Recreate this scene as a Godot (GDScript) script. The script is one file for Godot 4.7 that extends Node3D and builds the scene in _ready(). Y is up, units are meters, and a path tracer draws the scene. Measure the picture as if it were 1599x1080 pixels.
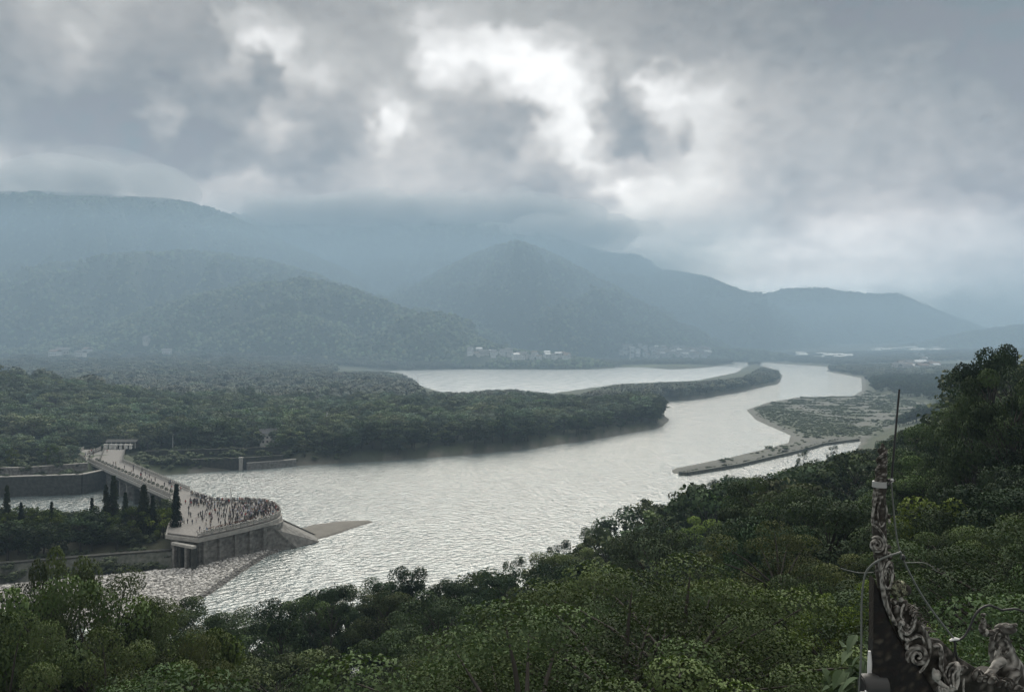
extends Node3D

const EYE := Vector3(0, 62, 0)
const HAZE := 0.00017
const VALLEY_HAZE := 0.0002
const FAR_HAZE := 0.0006
const AIR := Color(0.29, 0.395, 0.47)
const EXPOSURE := 3.65
const FOCAL := 1255.0          # focal length in photograph pixels, for the field of view
var rng := RandomNumberGenerator.new()
var counts := {}
var mats := {}
var soft := FastNoiseLite.new()
var rough := FastNoiseLite.new()

# ---------------------------------------------------------------- helpers

func V(x: float, z: float) -> Vector2:
	return Vector2(x, z)

func V3(x: float, y: float, z: float) -> Vector3:
	return Vector3(x, y, z)

class MB:                         # collects triangles
	var v := PackedVector3Array()
	var n := PackedVector3Array()
	var c := PackedColorArray()
	func tri(a: Vector3, b: Vector3, d: Vector3, col := Color.WHITE):
		v.append(a); v.append(b); v.append(d)
		c.append(col); c.append(col); c.append(col)
	func quad(a: Vector3, b: Vector3, d: Vector3, e: Vector3, col := Color.WHITE):
		tri(a, b, d, col); tri(a, d, e, col)
	func box(center: Vector3, size: Vector3, basis := Basis(), col := Color.WHITE):
		var p := []
		for k in 8:
			p.append(center + basis * (size * 0.5 * Vector3(1 if k & 1 else -1, 1 if k & 2 else -1, 1 if k & 4 else -1)))
		for f in [[0, 2, 3, 1], [4, 5, 7, 6], [0, 1, 5, 4], [2, 6, 7, 3], [0, 4, 6, 2], [1, 3, 7, 5]]:
			quad(p[f[0]], p[f[1]], p[f[2]], p[f[3]], col)
	func beam(a: Vector3, b: Vector3, w: float, h: float, col := Color.WHITE):
		var d := (b - a)
		if d.length() < 0.0001:
			return
		var z := d.normalized()
		var x := Vector3.UP.cross(z)
		x = Vector3.RIGHT if x.length() < 0.01 else x.normalized()
		box((a + b) * 0.5, Vector3(w, h, d.length()), Basis(x, z.cross(x), z), col)
	func smooth_tri(a: Vector3, b: Vector3, d: Vector3, na: Vector3, nb: Vector3, nd: Vector3, ca: Color, cb: Color, cd: Color):
		if (b - a).cross(d - a).dot(na + nb + nd) > 0.0:      # front faces run clockwise
			v.append(a); v.append(d); v.append(b)
			n.append(na); n.append(nd); n.append(nb)
			c.append(ca); c.append(cd); c.append(cb)
		else:
			v.append(a); v.append(b); v.append(d)
			n.append(na); n.append(nb); n.append(nd)
			c.append(ca); c.append(cb); c.append(cd)
	# a tube through points with radii; smooth normals
	func tube(points: Array, radii: Array, sides := 8, cols = null, capped := true):
		var rings := []
		var last := Vector3.ZERO
		for k in points.size():
			var t: Vector3 = (points[mini(k + 1, points.size() - 1)] - points[maxi(k - 1, 0)]).normalized()
			var x := last - t * last.dot(t)
			if x.length() < 0.05:
				x = t.cross(Vector3(0.31, 0.2, 0.93))
			x = x.normalized()
			last = x
			var y := t.cross(x)
			var ring := []
			for s in sides:
				var a := TAU * s / sides
				ring.append([points[k] + (x * cos(a) + y * sin(a)) * radii[k], x * cos(a) + y * sin(a)])
			rings.append(ring)
		for k in points.size() - 1:
			var ca: Color = Color.WHITE if cols == null else cols[k]
			var cb: Color = Color.WHITE if cols == null else cols[k + 1]
			for s in sides:
				var q = (s + 1) % sides
				var a = rings[k][s]; var b = rings[k][q]; var d = rings[k + 1][q]; var e = rings[k + 1][s]
				smooth_tri(a[0], b[0], d[0], a[1], b[1], d[1], ca, ca, cb)
				smooth_tri(a[0], d[0], e[0], a[1], d[1], e[1], ca, cb, cb)
		if capped:
			for k in [0, points.size() - 1]:
				var t2: Vector3 = (points[1] - points[0]).normalized() * -1.0 if k == 0 else (points[k] - points[k - 1]).normalized()
				var cc: Color = Color.WHITE if cols == null else cols[k]
				for s in sides:
					smooth_tri(points[k], rings[k][s][0], rings[k][(s + 1) % sides][0], t2, t2, t2, cc, cc, cc)
	func mesh(mat: Material) -> ArrayMesh:
		var a := []
		a.resize(Mesh.ARRAY_MAX)
		a[Mesh.ARRAY_VERTEX] = v
		a[Mesh.ARRAY_COLOR] = c
		if n.size() == v.size():
			a[Mesh.ARRAY_NORMAL] = n
		var m := ArrayMesh.new()
		m.add_surface_from_arrays(Mesh.PRIMITIVE_TRIANGLES, a)
		m.surface_set_material(0, mat)
		return m

func numbered(called: String) -> String:
	counts[called] = counts.get(called, 0) + 1
	return called if counts[called] == 1 else "%s_%03d" % [called, counts[called] - 1]

func tag(o: Node, label: String, category: String, group := "", kind := "") -> Node:
	if label: o.set_meta("label", label)
	if category: o.set_meta("category", category)
	if group: o.set_meta("group", group)
	if kind: o.set_meta("kind", kind)
	return o

func base(called: String, at: Vector3, turn := 0.0) -> Node3D:
	var o := Node3D.new()
	o.name = numbered(called)
	add_child(o, true)
	o.position = at
	o.rotation.y = turn
	return o

func put(called: String, mesh: Mesh, parent: Node = null, at := Vector3.ZERO) -> MeshInstance3D:
	var o := MeshInstance3D.new()
	o.name = called if parent else numbered(called)
	o.mesh = mesh
	o.position = at
	(parent if parent else self).add_child(o, true)
	return o

func struct(called: String, mesh: Mesh) -> MeshInstance3D:
	var o := put(called, mesh)
	o.set_meta("kind", "structure")
	return o

func copy(proto: Node3D, at: Vector3, turn: float, size := Vector3.ONE) -> Node3D:
	var stem := String(proto.name).rstrip("0123456789").trim_suffix("_")
	var o: Node3D = proto.duplicate()
	o.name = numbered(stem)
	add_child(o, true)
	o.position = at
	o.rotation = Vector3(0, turn, 0)
	o.scale = size
	return o

func scatter(called: String, mesh: Mesh, places: Array, tints: Array, parent: Node = null) -> MultiMeshInstance3D:
	var mm := MultiMesh.new()
	mm.transform_format = MultiMesh.TRANSFORM_3D
	mm.use_colors = true
	mm.mesh = mesh
	mm.instance_count = places.size()
	for k in places.size():
		mm.set_instance_transform(k, places[k])
		mm.set_instance_color(k, tints[k])
	var o := MultiMeshInstance3D.new()
	o.multimesh = mm
	o.name = called if parent else numbered(called)
	o.set_meta("kind", "stuff")
	(parent if parent else self).add_child(o, true)
	return o

func plain(key: String, col: Color, r := 0.85, vertex := true) -> StandardMaterial3D:
	if not mats.has(key):
		var m := StandardMaterial3D.new()
		m.resource_name = key
		m.albedo_color = col.linear_to_srgb()
		m.roughness = r
		m.vertex_color_use_as_albedo = vertex
		mats[key] = m
	return mats[key]

func noise_tex(size: int, freq: float, octaves: int, seed_: int, ramp: Gradient = null, as_normal := 0.0, kind := FastNoiseLite.TYPE_SIMPLEX_SMOOTH) -> NoiseTexture2D:
	var n := FastNoiseLite.new()
	n.noise_type = kind
	n.frequency = freq
	n.fractal_octaves = octaves
	n.seed = seed_
	var t := NoiseTexture2D.new()
	t.width = size; t.height = size
	t.seamless = true
	t.noise = n
	if ramp: t.color_ramp = ramp
	if as_normal > 0.0:
		t.as_normal_map = true
		t.bump_strength = as_normal
	return t

func ramp(a: Color, b: Color) -> Gradient:
	var g := Gradient.new()
	g.set_color(0, a.linear_to_srgb()); g.set_color(1, b.linear_to_srgb())
	return g

# a rough material in world space: colour mottle and fine relief
func surface(key: String, a: Color, b: Color, metres: float, relief: float, r := 0.9, seed_ := 1, world := true) -> StandardMaterial3D:
	if not mats.has(key):
		var m := StandardMaterial3D.new()
		m.resource_name = key
		m.albedo_texture = noise_tex(512, 0.012, 6, seed_, ramp(a, b))
		m.roughness = r
		m.vertex_color_use_as_albedo = true
		m.uv1_triplanar = true
		m.uv1_world_triplanar = world
		m.uv1_scale = Vector3.ONE / metres
		m.heightmap_enabled = relief > 0.0
		if relief > 0.0:
			m.heightmap_texture = noise_tex(512, 0.02, 5, seed_ + 7)
			m.heightmap_scale = relief
		mats[key] = m
	return mats[key]

func u() -> float:
	return rng.randf()

func sp(a := -1.0, b := 1.0) -> float:
	return rng.randf_range(a, b)

# ---------------------------------------------------------------- sky

const SKY_ROWS := [
	[-260, [-900, 150, -300, 158, 200, 160, 700, 172, 1000, 165, 1500, 140, 2500, 150]],
	[-120, [-900, 150, -300, 162, 100, 165, 400, 162, 700, 175, 900, 168, 1200, 148, 1599, 132, 2500, 150]],
	[0, [-500, 158, -200, 165, 0, 168, 60, 192, 70, 188, 110, 172, 115, 173, 160, 185, 170, 183, 250, 165, 300, 168, 350, 172, 450, 165, 560, 162, 650, 178, 720, 178, 800, 172, 900, 165, 1000, 155, 1100, 150, 1200, 145, 1400, 137, 1599, 127, 2100, 142]],
	[30, [-500, 158, -200, 162, 0, 162, 60, 180, 70, 179, 110, 183, 115, 185, 160, 179, 170, 175, 250, 162, 300, 168, 330, 164, 345, 190, 380, 205, 420, 195, 480, 170, 560, 165, 640, 190, 660, 215, 700, 195, 760, 180, 850, 172, 950, 165, 1100, 152, 1200, 148, 1400, 141, 1599, 132, 2100, 146]],
	[60, [-500, 158, -200, 160, 0, 155, 70, 170, 100, 187, 115, 196, 170, 168, 200, 164, 250, 158, 300, 160, 330, 160, 365, 185, 385, 215, 410, 235, 440, 225, 480, 185, 540, 178, 600, 175, 640, 190, 660, 228, 700, 225, 740, 235, 800, 235, 840, 215, 880, 195, 950, 175, 1050, 160, 1200, 152, 1400, 145, 1599, 136, 2100, 150]],
	[90, [-500, 159, -200, 159, 0, 152, 70, 166, 100, 177, 115, 180, 170, 162, 200, 158, 250, 154, 300, 158, 350, 160, 372, 195, 378, 185, 395, 160, 410, 175, 430, 225, 450, 215, 480, 190, 520, 190, 560, 185, 620, 180, 660, 215, 690, 245, 750, 248, 820, 250, 880, 240, 920, 215, 960, 185, 1020, 172, 1100, 165, 1200, 162, 1400, 152, 1599, 142, 2100, 154]],
	[120, [-500, 160, -200, 158, 0, 150, 80, 163, 100, 166, 200, 152, 265, 149, 300, 160, 360, 180, 380, 170, 400, 152, 430, 165, 450, 205, 500, 215, 540, 190, 580, 180, 640, 185, 680, 235, 710, 225, 740, 220, 780, 245, 850, 250, 900, 248, 935, 205, 960, 175, 985, 200, 1010, 240, 1050, 225, 1100, 195, 1200, 172, 1300, 166, 1400, 160, 1599, 148, 2100, 158]],
	[150, [-500, 162, -200, 159, 0, 154, 80, 155, 100, 156, 200, 148, 265, 169, 300, 155, 350, 160, 400, 160, 430, 160, 460, 185, 500, 180, 540, 175, 580, 195, 600, 210, 640, 185, 670, 190, 700, 185, 740, 185, 780, 205, 830, 240, 880, 250, 915, 230, 940, 175, 960, 165, 990, 190, 1020, 235, 1060, 240, 1100, 225, 1200, 179, 1300, 171, 1400, 165, 1599, 154, 2100, 162]],
	[175, [-500, 165, -200, 160, 0, 157, 80, 148, 100, 148, 200, 144, 265, 185, 300, 155, 400, 165, 420, 190, 445, 180, 470, 165, 540, 172, 575, 190, 595, 240, 620, 235, 650, 200, 680, 178, 740, 172, 800, 170, 835, 175, 860, 225, 900, 245, 925, 215, 945, 168, 980, 160, 1000, 180, 1030, 225, 1070, 220, 1100, 225, 1200, 184, 1300, 175, 1400, 170, 1599, 159, 2100, 164]],
	[200, [-500, 170, -200, 167, 0, 165, 80, 156, 100, 155, 200, 145, 265, 177, 300, 152, 340, 150, 410, 190, 430, 205, 460, 180, 500, 165, 560, 172, 590, 235, 615, 240, 640, 215, 670, 190, 720, 170, 780, 165, 810, 180, 840, 225, 880, 245, 905, 240, 930, 190, 960, 160, 995, 160, 1015, 185, 1040, 215, 1075, 190, 1100, 225, 1200, 187, 1300, 178, 1400, 171, 1599, 163, 2100, 167]],
	[230, [-500, 178, -200, 177, 0, 175, 80, 169, 100, 168, 200, 147, 265, 160, 300, 155, 400, 170, 430, 190, 460, 170, 520, 162, 570, 185, 590, 215, 610, 195, 640, 195, 680, 190, 740, 170, 790, 170, 830, 205, 855, 215, 880, 240, 905, 245, 925, 215, 950, 185, 970, 162, 1000, 165, 1020, 190, 1050, 195, 1078, 175, 1100, 215, 1200, 189, 1300, 180, 1400, 171, 1599, 167, 2100, 169]],
	[260, [-500, 188, -200, 192, 0, 193, 100, 189, 200, 170, 300, 165, 400, 165, 500, 165, 560, 190, 600, 205, 660, 200, 720, 185, 760, 178, 820, 190, 860, 180, 880, 195, 900, 235, 925, 230, 950, 205, 980, 200, 1010, 205, 1040, 215, 1090, 225, 1190, 193, 1200, 189, 1240, 182, 1290, 182, 1400, 175, 1599, 167, 2100, 171]],
	[290, [-500, 201, -200, 209, 0, 215, 100, 214, 200, 203, 300, 185, 350, 195, 400, 195, 440, 185, 500, 175, 560, 190, 600, 205, 680, 200, 720, 190, 780, 178, 850, 170, 900, 185, 920, 190, 945, 220, 970, 245, 1000, 230, 1050, 235, 1100, 232, 1190, 192, 1200, 189, 1240, 176, 1290, 184, 1400, 180, 1599, 166, 2100, 172]],
	[320, [-500, 195, -200, 201, 0, 206, 100, 207, 200, 202, 300, 195, 400, 190, 450, 195, 520, 190, 580, 178, 620, 195, 660, 190, 740, 190, 800, 180, 860, 175, 920, 185, 950, 200, 975, 240, 1010, 240, 1050, 225, 1100, 220, 1190, 193, 1220, 185, 1240, 182, 1290, 193, 1300, 193, 1400, 192, 1500, 183, 1599, 174, 2100, 175]],
	[350, [-500, 180, 0, 182, 300, 186, 400, 182, 500, 176, 600, 188, 700, 190, 800, 180, 870, 186, 930, 206, 985, 232, 1040, 218, 1120, 208, 1220, 190, 1300, 208, 1400, 206, 1500, 196, 1599, 186, 2100, 180]],
	[400, [-500, 170, 0, 165, 800, 176, 900, 190, 980, 200, 1040, 218, 1120, 236, 1200, 218, 1300, 220, 1400, 215, 1500, 204, 1599, 198, 2100, 185]],
	[445, [-500, 165, 0, 160, 800, 170, 1000, 190, 1100, 222, 1180, 225, 1300, 218, 1420, 214, 1500, 196, 1599, 190, 2100, 180]],
	[500, [-500, 165, 0, 160, 800, 170, 1200, 195, 1500, 175, 1599, 175, 2100, 172]],
	[560, [-500, 165, 2100, 170]],
]

func sky_layout(px: float, py: float) -> float:
	var k := 0
	while k < SKY_ROWS.size() - 2 and SKY_ROWS[k + 1][0] < py:
		k += 1
	var t := clampf((py - SKY_ROWS[k][0]) / (SKY_ROWS[k + 1][0] - SKY_ROWS[k][0]), 0.0, 1.0)
	var two := []
	for row in [SKY_ROWS[k][1], SKY_ROWS[k + 1][1]]:
		var j := 0
		while j < row.size() - 4 and row[j + 2] < px:
			j += 2
		var s := clampf((px - row[j]) / (row[j + 2] - row[j]), 0.0, 1.0)
		s = s * s * (3.0 - 2.0 * s)
		two.append(lerpf(row[j + 1], row[j + 3], s))
	return lerpf(two[0], two[1], t * t * (3.0 - 2.0 * t))

# brightness (0..255) of the cloud deck towards an azimuth (right positive) and elevation, in degrees
func cloud_deck(az: float, el: float, fine: bool) -> Color:
	var a := deg_to_rad(az)
	var e := deg_to_rad(el)
	var d := Vector3(sin(a) * cos(e), sin(e), -cos(a) * cos(e)) * 2.0
	var w1 := soft.get_noise_3d(d.x * 300, d.y * 420, d.z * 300)
	var w2 := soft.get_noise_3d(d.x * 300 + 700, d.y * 420, d.z * 300)
	var w3 := rough.get_noise_3d(d.x * 900, d.y * 1200, d.z * 900)
	var w4 := rough.get_noise_3d(d.x * 900 + 300, d.y * 1200, d.z * 900)
	var away := clampf((absf(az) - 36.0) / 16.0, 0.0, 1.0)
	away = maxf(away, clampf((el - 32.0) / 12.0, 0.0, 1.0))
	var v := 168.0
	if away < 1.0 and absf(az) < 60.0:
		var px := 799.5 + FOCAL * tan(a) + w1 * 16.0 + w3 * 26.0
		var py := 540.0 - FOCAL * tan(e) / cos(a) + w2 * 14.0 + w4 * 22.0
		v = lerpf(sky_layout(px, py), 168.0, away)
	v += away * (soft.get_noise_3d(d.x * 60 + 90, d.y * 140, d.z * 60) * 60.0)
	var f1 := rough.get_noise_3d(d.x * 500, d.y * 800, d.z * 500)
	v += f1 * 10.0
	if fine:
		v += rough.get_noise_3d(d.x * 1600, d.y * 2400, d.z * 1600) * 8.0
	v = clampf(v, 105.0, 255.0)
	var l := v / 255.0
	var warm := clampf(1.0 - el / 10.0, 0.0, 1.0) * clampf((az + 5.0) / 25.0, 0.0, 1.0) * clampf((v - 165.0) / 40.0, 0.0, 1.0)
	var cool := clampf((205.0 - v) / 60.0, 0.0, 1.0)
	var col := Color(l * (1.0 - 0.012 * cool + 0.004 * warm), l * (1.0 + 0.006 * cool - 0.003 * warm), l * (1.0 + 0.008 * cool - 0.014 * warm))
	var lin := col.srgb_to_linear()
	var y := lin.get_luminance()
	# the air between dims the deck, most towards the horizon: its own brightness is higher
	var far := minf(900.0 / maxf(0.02, sin(e)), 7000.0)
	var low := minf(400.0 / maxf(0.02, sin(e)), 2900.0) - 250.0
	var deep := minf((520.0 if az < 4.0 else 260.0) / maxf(0.02, sin(e)), 6800.0) - 2900.0
	var left := exp(-far * HAZE - maxf(0.0, low) * VALLEY_HAZE - maxf(0.0, deep) * FAR_HAZE)
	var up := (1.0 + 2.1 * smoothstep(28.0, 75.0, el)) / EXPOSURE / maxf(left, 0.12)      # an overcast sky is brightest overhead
	var gone := 1.0 - left
	var bare := maxf(0.1, y * (1.0 + 0.05 * smoothstep(0.7, 0.98, y)) - AIR.get_luminance() * gone)
	var hue := Vector3(lin.r - AIR.r * gone, lin.g - AIR.g * gone, lin.b - AIR.b * gone) / maxf(0.1, y - AIR.get_luminance() * gone)
	hue = hue.clamp(Vector3.ONE * 0.86, Vector3.ONE * 1.15)
	hue = Vector3.ONE.lerp(hue, 0.85 * smoothstep(0.04, 0.26, left))
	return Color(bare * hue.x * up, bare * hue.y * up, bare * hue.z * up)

func make_sky() -> ImageTexture:
	soft.noise_type = FastNoiseLite.TYPE_SIMPLEX_SMOOTH
	soft.frequency = 0.011; soft.fractal_octaves = 4; soft.seed = 5
	rough.noise_type = FastNoiseLite.TYPE_SIMPLEX_SMOOTH
	rough.frequency = 0.012; rough.fractal_octaves = 5; rough.seed = 11
	var lw := 512
	var low := PackedFloat32Array()
	low.resize(lw * lw / 2 * 3)
	for j in lw / 2:
		var el := 90.0 - (j + 0.5) * 360.0 / lw
		for i in lw:
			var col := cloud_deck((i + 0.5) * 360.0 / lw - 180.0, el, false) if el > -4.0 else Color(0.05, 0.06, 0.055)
			var k := (j * lw + i) * 3
			low[k] = col.r; low[k + 1] = col.g; low[k + 2] = col.b
	var im := Image.create_from_data(lw, lw / 2, false, Image.FORMAT_RGBF, low.to_byte_array())
	var W := 4096
	im.resize(W, W / 2, Image.INTERPOLATE_CUBIC)
	# the part before the camera, finer
	var step := 360.0 / W
	var c0 := int((180.0 - 45.0) / step)
	var cn := int(90.0 / step)
	var r0 := int((90.0 - 36.0) / step)
	var rn := int(40.0 / step)
	var half := PackedFloat32Array()
	var hw := cn / 2
	var hh := rn / 2
	half.resize(hw * hh * 3)
	for j in hh:
		for i in hw:
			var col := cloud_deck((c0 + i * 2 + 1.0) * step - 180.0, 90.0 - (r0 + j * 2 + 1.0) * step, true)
			var k := (j * hw + i) * 3
			half[k] = col.r; half[k + 1] = col.g; half[k + 2] = col.b
	var part := Image.create_from_data(hw, hh, false, Image.FORMAT_RGBF, half.to_byte_array())
	part.resize(hw * 2, hh * 2, Image.INTERPOLATE_CUBIC)
	im.blit_rect(part, Rect2i(0, 0, hw * 2, hh * 2), Vector2i(c0, r0))
	# the camera's direction (-z) lies at the edge of a panorama: swap the halves
	var out := Image.create(W, W / 2, false, Image.FORMAT_RGBF)
	out.blit_rect(im, Rect2i(0, 0, W / 2, W / 2), Vector2i(W / 2, 0))
	out.blit_rect(im, Rect2i(W / 2, 0, W / 2, W / 2), Vector2i(0, 0))
	return ImageTexture.create_from_image(out)

# ---------------------------------------------------------------- ground

var LEFT_LAND := [V(-900, -300), V(-420, -315), V(-211, -331), V(-179, -338), V(-170, -385), V(-135, -405), V(-116, -416), V(-82, -428), V(-36, -452), V(12, -486), V(66, -548), V(112, -608), V(131, -671), V(142, -778), V(165, -884), V(227, -949), V(315, -1096), V(437, -1319), V(569, -1692), V(698, -2161), V(813, -2683), V(700, -2400), V(639, -2223), V(505, -1810), V(300, -1342), V(158, -1235), V(87, -1081), V(23, -949), V(-80, -1011), V(-140, -1216), V(-258, -1621), V(-371, -1945), V(-167, -2103), V(92, -2289), V(377, -2358), V(420, -2103), V(548, -2289), V(776, -2779), V(900, -3500), V(600, -9000), V(-9000, -9000), V(-9000, -300)]
var RIGHT_LAND := [V(1150, -9000), V(1080, -3600), V(920, -2779), V(940, -2358), V(760, -1945), V(676, -1556), V(484, -1112), V(411, -973), V(349, -973), V(282, -884), V(227, -778), V(205, -677), V(199, -622), V(193, -556), V(176, -512), V(121, -447), V(82, -406), V(78, -396), V(81, -386), V(116, -414), V(169, -472), V(215, -528), V(226, -520), V(172, -415), V(120, -330), V(89, -293), V(38, -236), V(10, -180), V(-36, -146), V(-75, -118), V(-120, -92), V(-260, -70), V(-500, -50), V(-500, 300), V(9000, 300), V(9000, -9000)]
var ISLAND := [V(-420, -262), V(-215, -270), V(-165, -273), V(-118, -276), V(-97, -272), V(-84, -262), V(-72, -248), V(-76, -240), V(-90, -229), V(-112, -222), V(-136, -213), V(-190, -205), V(-420, -190)]
var NEAR_SHORE := [V(-500, -50), V(-260, -70), V(-120, -92), V(-75, -118), V(-36, -146), V(10, -180), V(38, -236), V(89, -293), V(120, -330), V(172, -415), V(228, -519), V(281, -598), V(361, -707), V(424, -770), V(452, -900), V(474, -1060), V(500, -1130), V(690, -1556), V(770, -1945), V(960, -2358), V(1100, -3600)]

func shore_distance(poly: Array, p: Vector2) -> float:      # positive on land
	var best := 1e12
	var inside := false
	var a: Vector2 = poly[-1]
	for b: Vector2 in poly:
		var e := b - a
		var w := p - a
		var t := clampf(w.dot(e) / e.length_squared(), 0.0, 1.0)
		best = minf(best, (w - e * t).length_squared())
		if (a.y > p.y) != (b.y > p.y) and p.x < e.x * (p.y - a.y) / e.y + a.x:
			inside = not inside
		a = b
	return sqrt(best) if inside else -sqrt(best)

func slope_distance(p: Vector2) -> float:       # metres up the near slope from its shore, negative towards the river
	var best := 1e12
	var side := 1.0
	for k in NEAR_SHORE.size() - 1:
		var a: Vector2 = NEAR_SHORE[k]
		var e: Vector2 = NEAR_SHORE[k + 1] - a
		var w := p - a
		var t := clampf(w.dot(e) / e.length_squared(), 0.0, 1.0)
		var d := (w - e * t).length_squared()
		if d < best - 0.001:
			best = d
			side = signf(e.x * w.y - e.y * w.x)
	return sqrt(best) * side

const AZ0 := -50.0
const AZ1 := 50.0
const AZN := 320
const R0 := 5.0
const RGROW := 1.0205
const RN := 368
var grid_h := PackedFloat32Array()
var grid_s := PackedFloat32Array()      # how far inland
var grid_k := PackedByteArray()         # 1 left land, 2 right flats, 3 near slope, 4 island

func ramp_up(s: float, steps: Array) -> float:
	for k in steps.size() - 1:
		if s < steps[k + 1][0]:
			var t: float = clampf((s - steps[k][0]) / (steps[k + 1][0] - steps[k][0]), 0, 1)
			return lerpf(steps[k][1], steps[k + 1][1], t)
	return steps[-1][1]

func ground_shape(p: Vector2) -> Array:          # [height, inland, kind]
	var best := -1e9
	var kind := 0
	var d1 := shore_distance(LEFT_LAND, p)
	var d2 := shore_distance(RIGHT_LAND, p)
	var d3 := shore_distance(ISLAND, p) if p.y > -330 and p.y < -150 else -1e9
	best = d1; kind = 1
	if d2 > best: best = d2; kind = 2
	if d3 > best: best = d3; kind = 4
	var h := 0.0
	var lump := soft.get_noise_2d(p.x * 1.6, p.y * 1.6)
	if best < 0.0:
		h = maxf(-4.0, best * 0.25)
	elif kind == 1:
		var low := 8.0 if p.y > -392 else 4.0
		h = minf(low, best * 0.55) + clampf(best / 60.0, 0, 1) * (2.5 + lump * 3.0)
		var hill := exp(-((p - V(-430, -590)) * Vector2(1.0, 1.35)).length_squared() / 22000.0)
		h += 27.0 * hill + clampf((-p.y - 900.0) / 1500.0, 0, 1) * clampf(best / 300.0, 0, 1) * (26.0 + 30.0 * lump) * clampf((-p.x - 20.0) / 300.0, 0.0, 1.0)
	elif kind == 4:
		h = minf(5.0, best * 0.5) + lump * 0.5
	else:
		var s := slope_distance(p)
		if s > 0.0:
			kind = 3
			var near := clampf(1.0 - (-p.y - 260.0) / 260.0, 0.0, 1.0)
			var steep := ramp_up(s, [[0, 1.0], [12, 4.5], [45, 12], [75, 20], [100, 30], [122, 41], [140, 45], [260, 74]])
			steep += clampf((p.x - 26.0) / 70.0, 0, 1) * clampf(s / 60.0, 0, 1) * 12.0
			var flat := minf(4.0, s * 0.25) + clampf(s / 700.0, 0, 3) * 26.0
			h = lerpf(flat, steep, near * near * (3.0 - 2.0 * near)) + lump * clampf(s / 30.0, 0, 1) * 2.5
		else:
			h = minf(1.3, best * 0.16) + maxf(0.0, lump) * 0.6
	return [h, best, kind]

func lookup(p: Vector2) -> Array:
	var az := rad_to_deg(atan2(p.x, -p.y))
	var r := maxf(R0, p.length())
	var fi := clampf((az - AZ0) / (AZ1 - AZ0) * (AZN - 1), 0, AZN - 1.001)
	var fj := clampf(log(r / R0) / log(RGROW), 0, RN - 1.001)
	var i := int(fi)
	var j := int(fj)
	var k := j * AZN + i
	var ti := fi - i
	var tj := fj - j
	var h := lerpf(lerpf(grid_h[k], grid_h[k + 1], ti), lerpf(grid_h[k + AZN], grid_h[k + AZN + 1], ti), tj)
	var s := lerpf(lerpf(grid_s[k], grid_s[k + 1], ti), lerpf(grid_s[k + AZN], grid_s[k + AZN + 1], ti), tj)
	return [h, s, grid_k[k + (1 if ti > 0.5 else 0)]]

func ground_y(x: float, z: float) -> float:
	return lookup(V(x, z))[0]

func make_ground():
	var v := PackedVector3Array()
	var c := PackedColorArray()
	v.resize(AZN * RN); c.resize(AZN * RN)
	grid_h.resize(AZN * RN); grid_s.resize(AZN * RN); grid_k.resize(AZN * RN)
	var idx := PackedInt32Array()
	for j in RN:
		var r := R0 * pow(RGROW, j)
		for i in AZN:
			var a := deg_to_rad(lerpf(AZ0, AZ1, float(i) / (AZN - 1)))
			var p := V(sin(a) * r, -cos(a) * r)
			var g := ground_shape(p)
			var k := j * AZN + i
			grid_h[k] = g[0]; grid_s[k] = g[1]; grid_k[k] = g[2]
			v[k] = V3(p.x, g[0], p.y)
			var t := 0.5 + 0.5 * soft.get_noise_2d(p.x * 2.3, p.y * 2.3)
			var t2 := 0.5 + 0.5 * rough.get_noise_2d(p.x * 4.0, p.y * 4.0)
			var col := Color(0.035, 0.05, 0.025).lerp(Color(0.06, 0.075, 0.035), t2)
			if g[2] == 2:
				var gravel := Color(0.095, 0.10, 0.088).lerp(Color(0.17, 0.175, 0.155), t2)
				var grass := Color(0.045, 0.065, 0.035).lerp(Color(0.085, 0.105, 0.055), t2)
				col = gravel.lerp(grass, scrub_share(p, g[1]))
			elif g[2] == 1 and p.y < -1900.0 and ((p - V(410, -2330)) * V(0.5, 1.0)).length() < 60.0:
				col = Color(0.13, 0.16, 0.07)
			elif g[2] == 4:
				col = Color(0.07, 0.08, 0.05).lerp(Color(0.13, 0.13, 0.09), t2)
			elif g[1] < 3.0:
				col = Color(0.10, 0.10, 0.085).lerp(Color(0.15, 0.145, 0.12), t2)
			if g[0] < 0.0:
				col = Color(0.08, 0.09, 0.075)
			c[k] = col
			if i < AZN - 1 and j < RN - 1:
				idx.append_array(PackedInt32Array([k, k + AZN, k + AZN + 1, k, k + AZN + 1, k + 1]))
	var st := SurfaceTool.new()
	var arr := []
	arr.resize(Mesh.ARRAY_MAX)
	arr[Mesh.ARRAY_VERTEX] = v; arr[Mesh.ARRAY_COLOR] = c; arr[Mesh.ARRAY_INDEX] = idx
	st.create_from_arrays(arr)
	st.generate_normals()
	var m := st.commit()
	m.surface_set_material(0, surface("soil", Color(0.62, 0.62, 0.6), Color(1, 1, 1), 23.0, 12.0, 0.95, 21))
	struct("ground", m)

# ---------------------------------------------------------------- water

func water_material(key: String, col: Color, metres: float, strength: float, r: float, stretch := 1.0) -> StandardMaterial3D:
	var m := StandardMaterial3D.new()
	m.resource_name = key
	m.albedo_texture = noise_tex(1024, 0.010, 5, 31, ramp(col * 0.68, col * 1.32))  # turbid mottle, its range widened to paint in ripple light and dark
	m.roughness = r
	m.metallic_specular = 0.75
	m.roughness_texture = noise_tex(512, 0.006, 3, 57, ramp(Color(0.012, 0.012, 0.012), Color(1, 1, 1)))      # calm and broken water
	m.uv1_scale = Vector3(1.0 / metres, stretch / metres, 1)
	m.normal_enabled = true
	m.normal_texture = noise_tex(2048, 0.016, 4, 44, null, strength)
	return m

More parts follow.
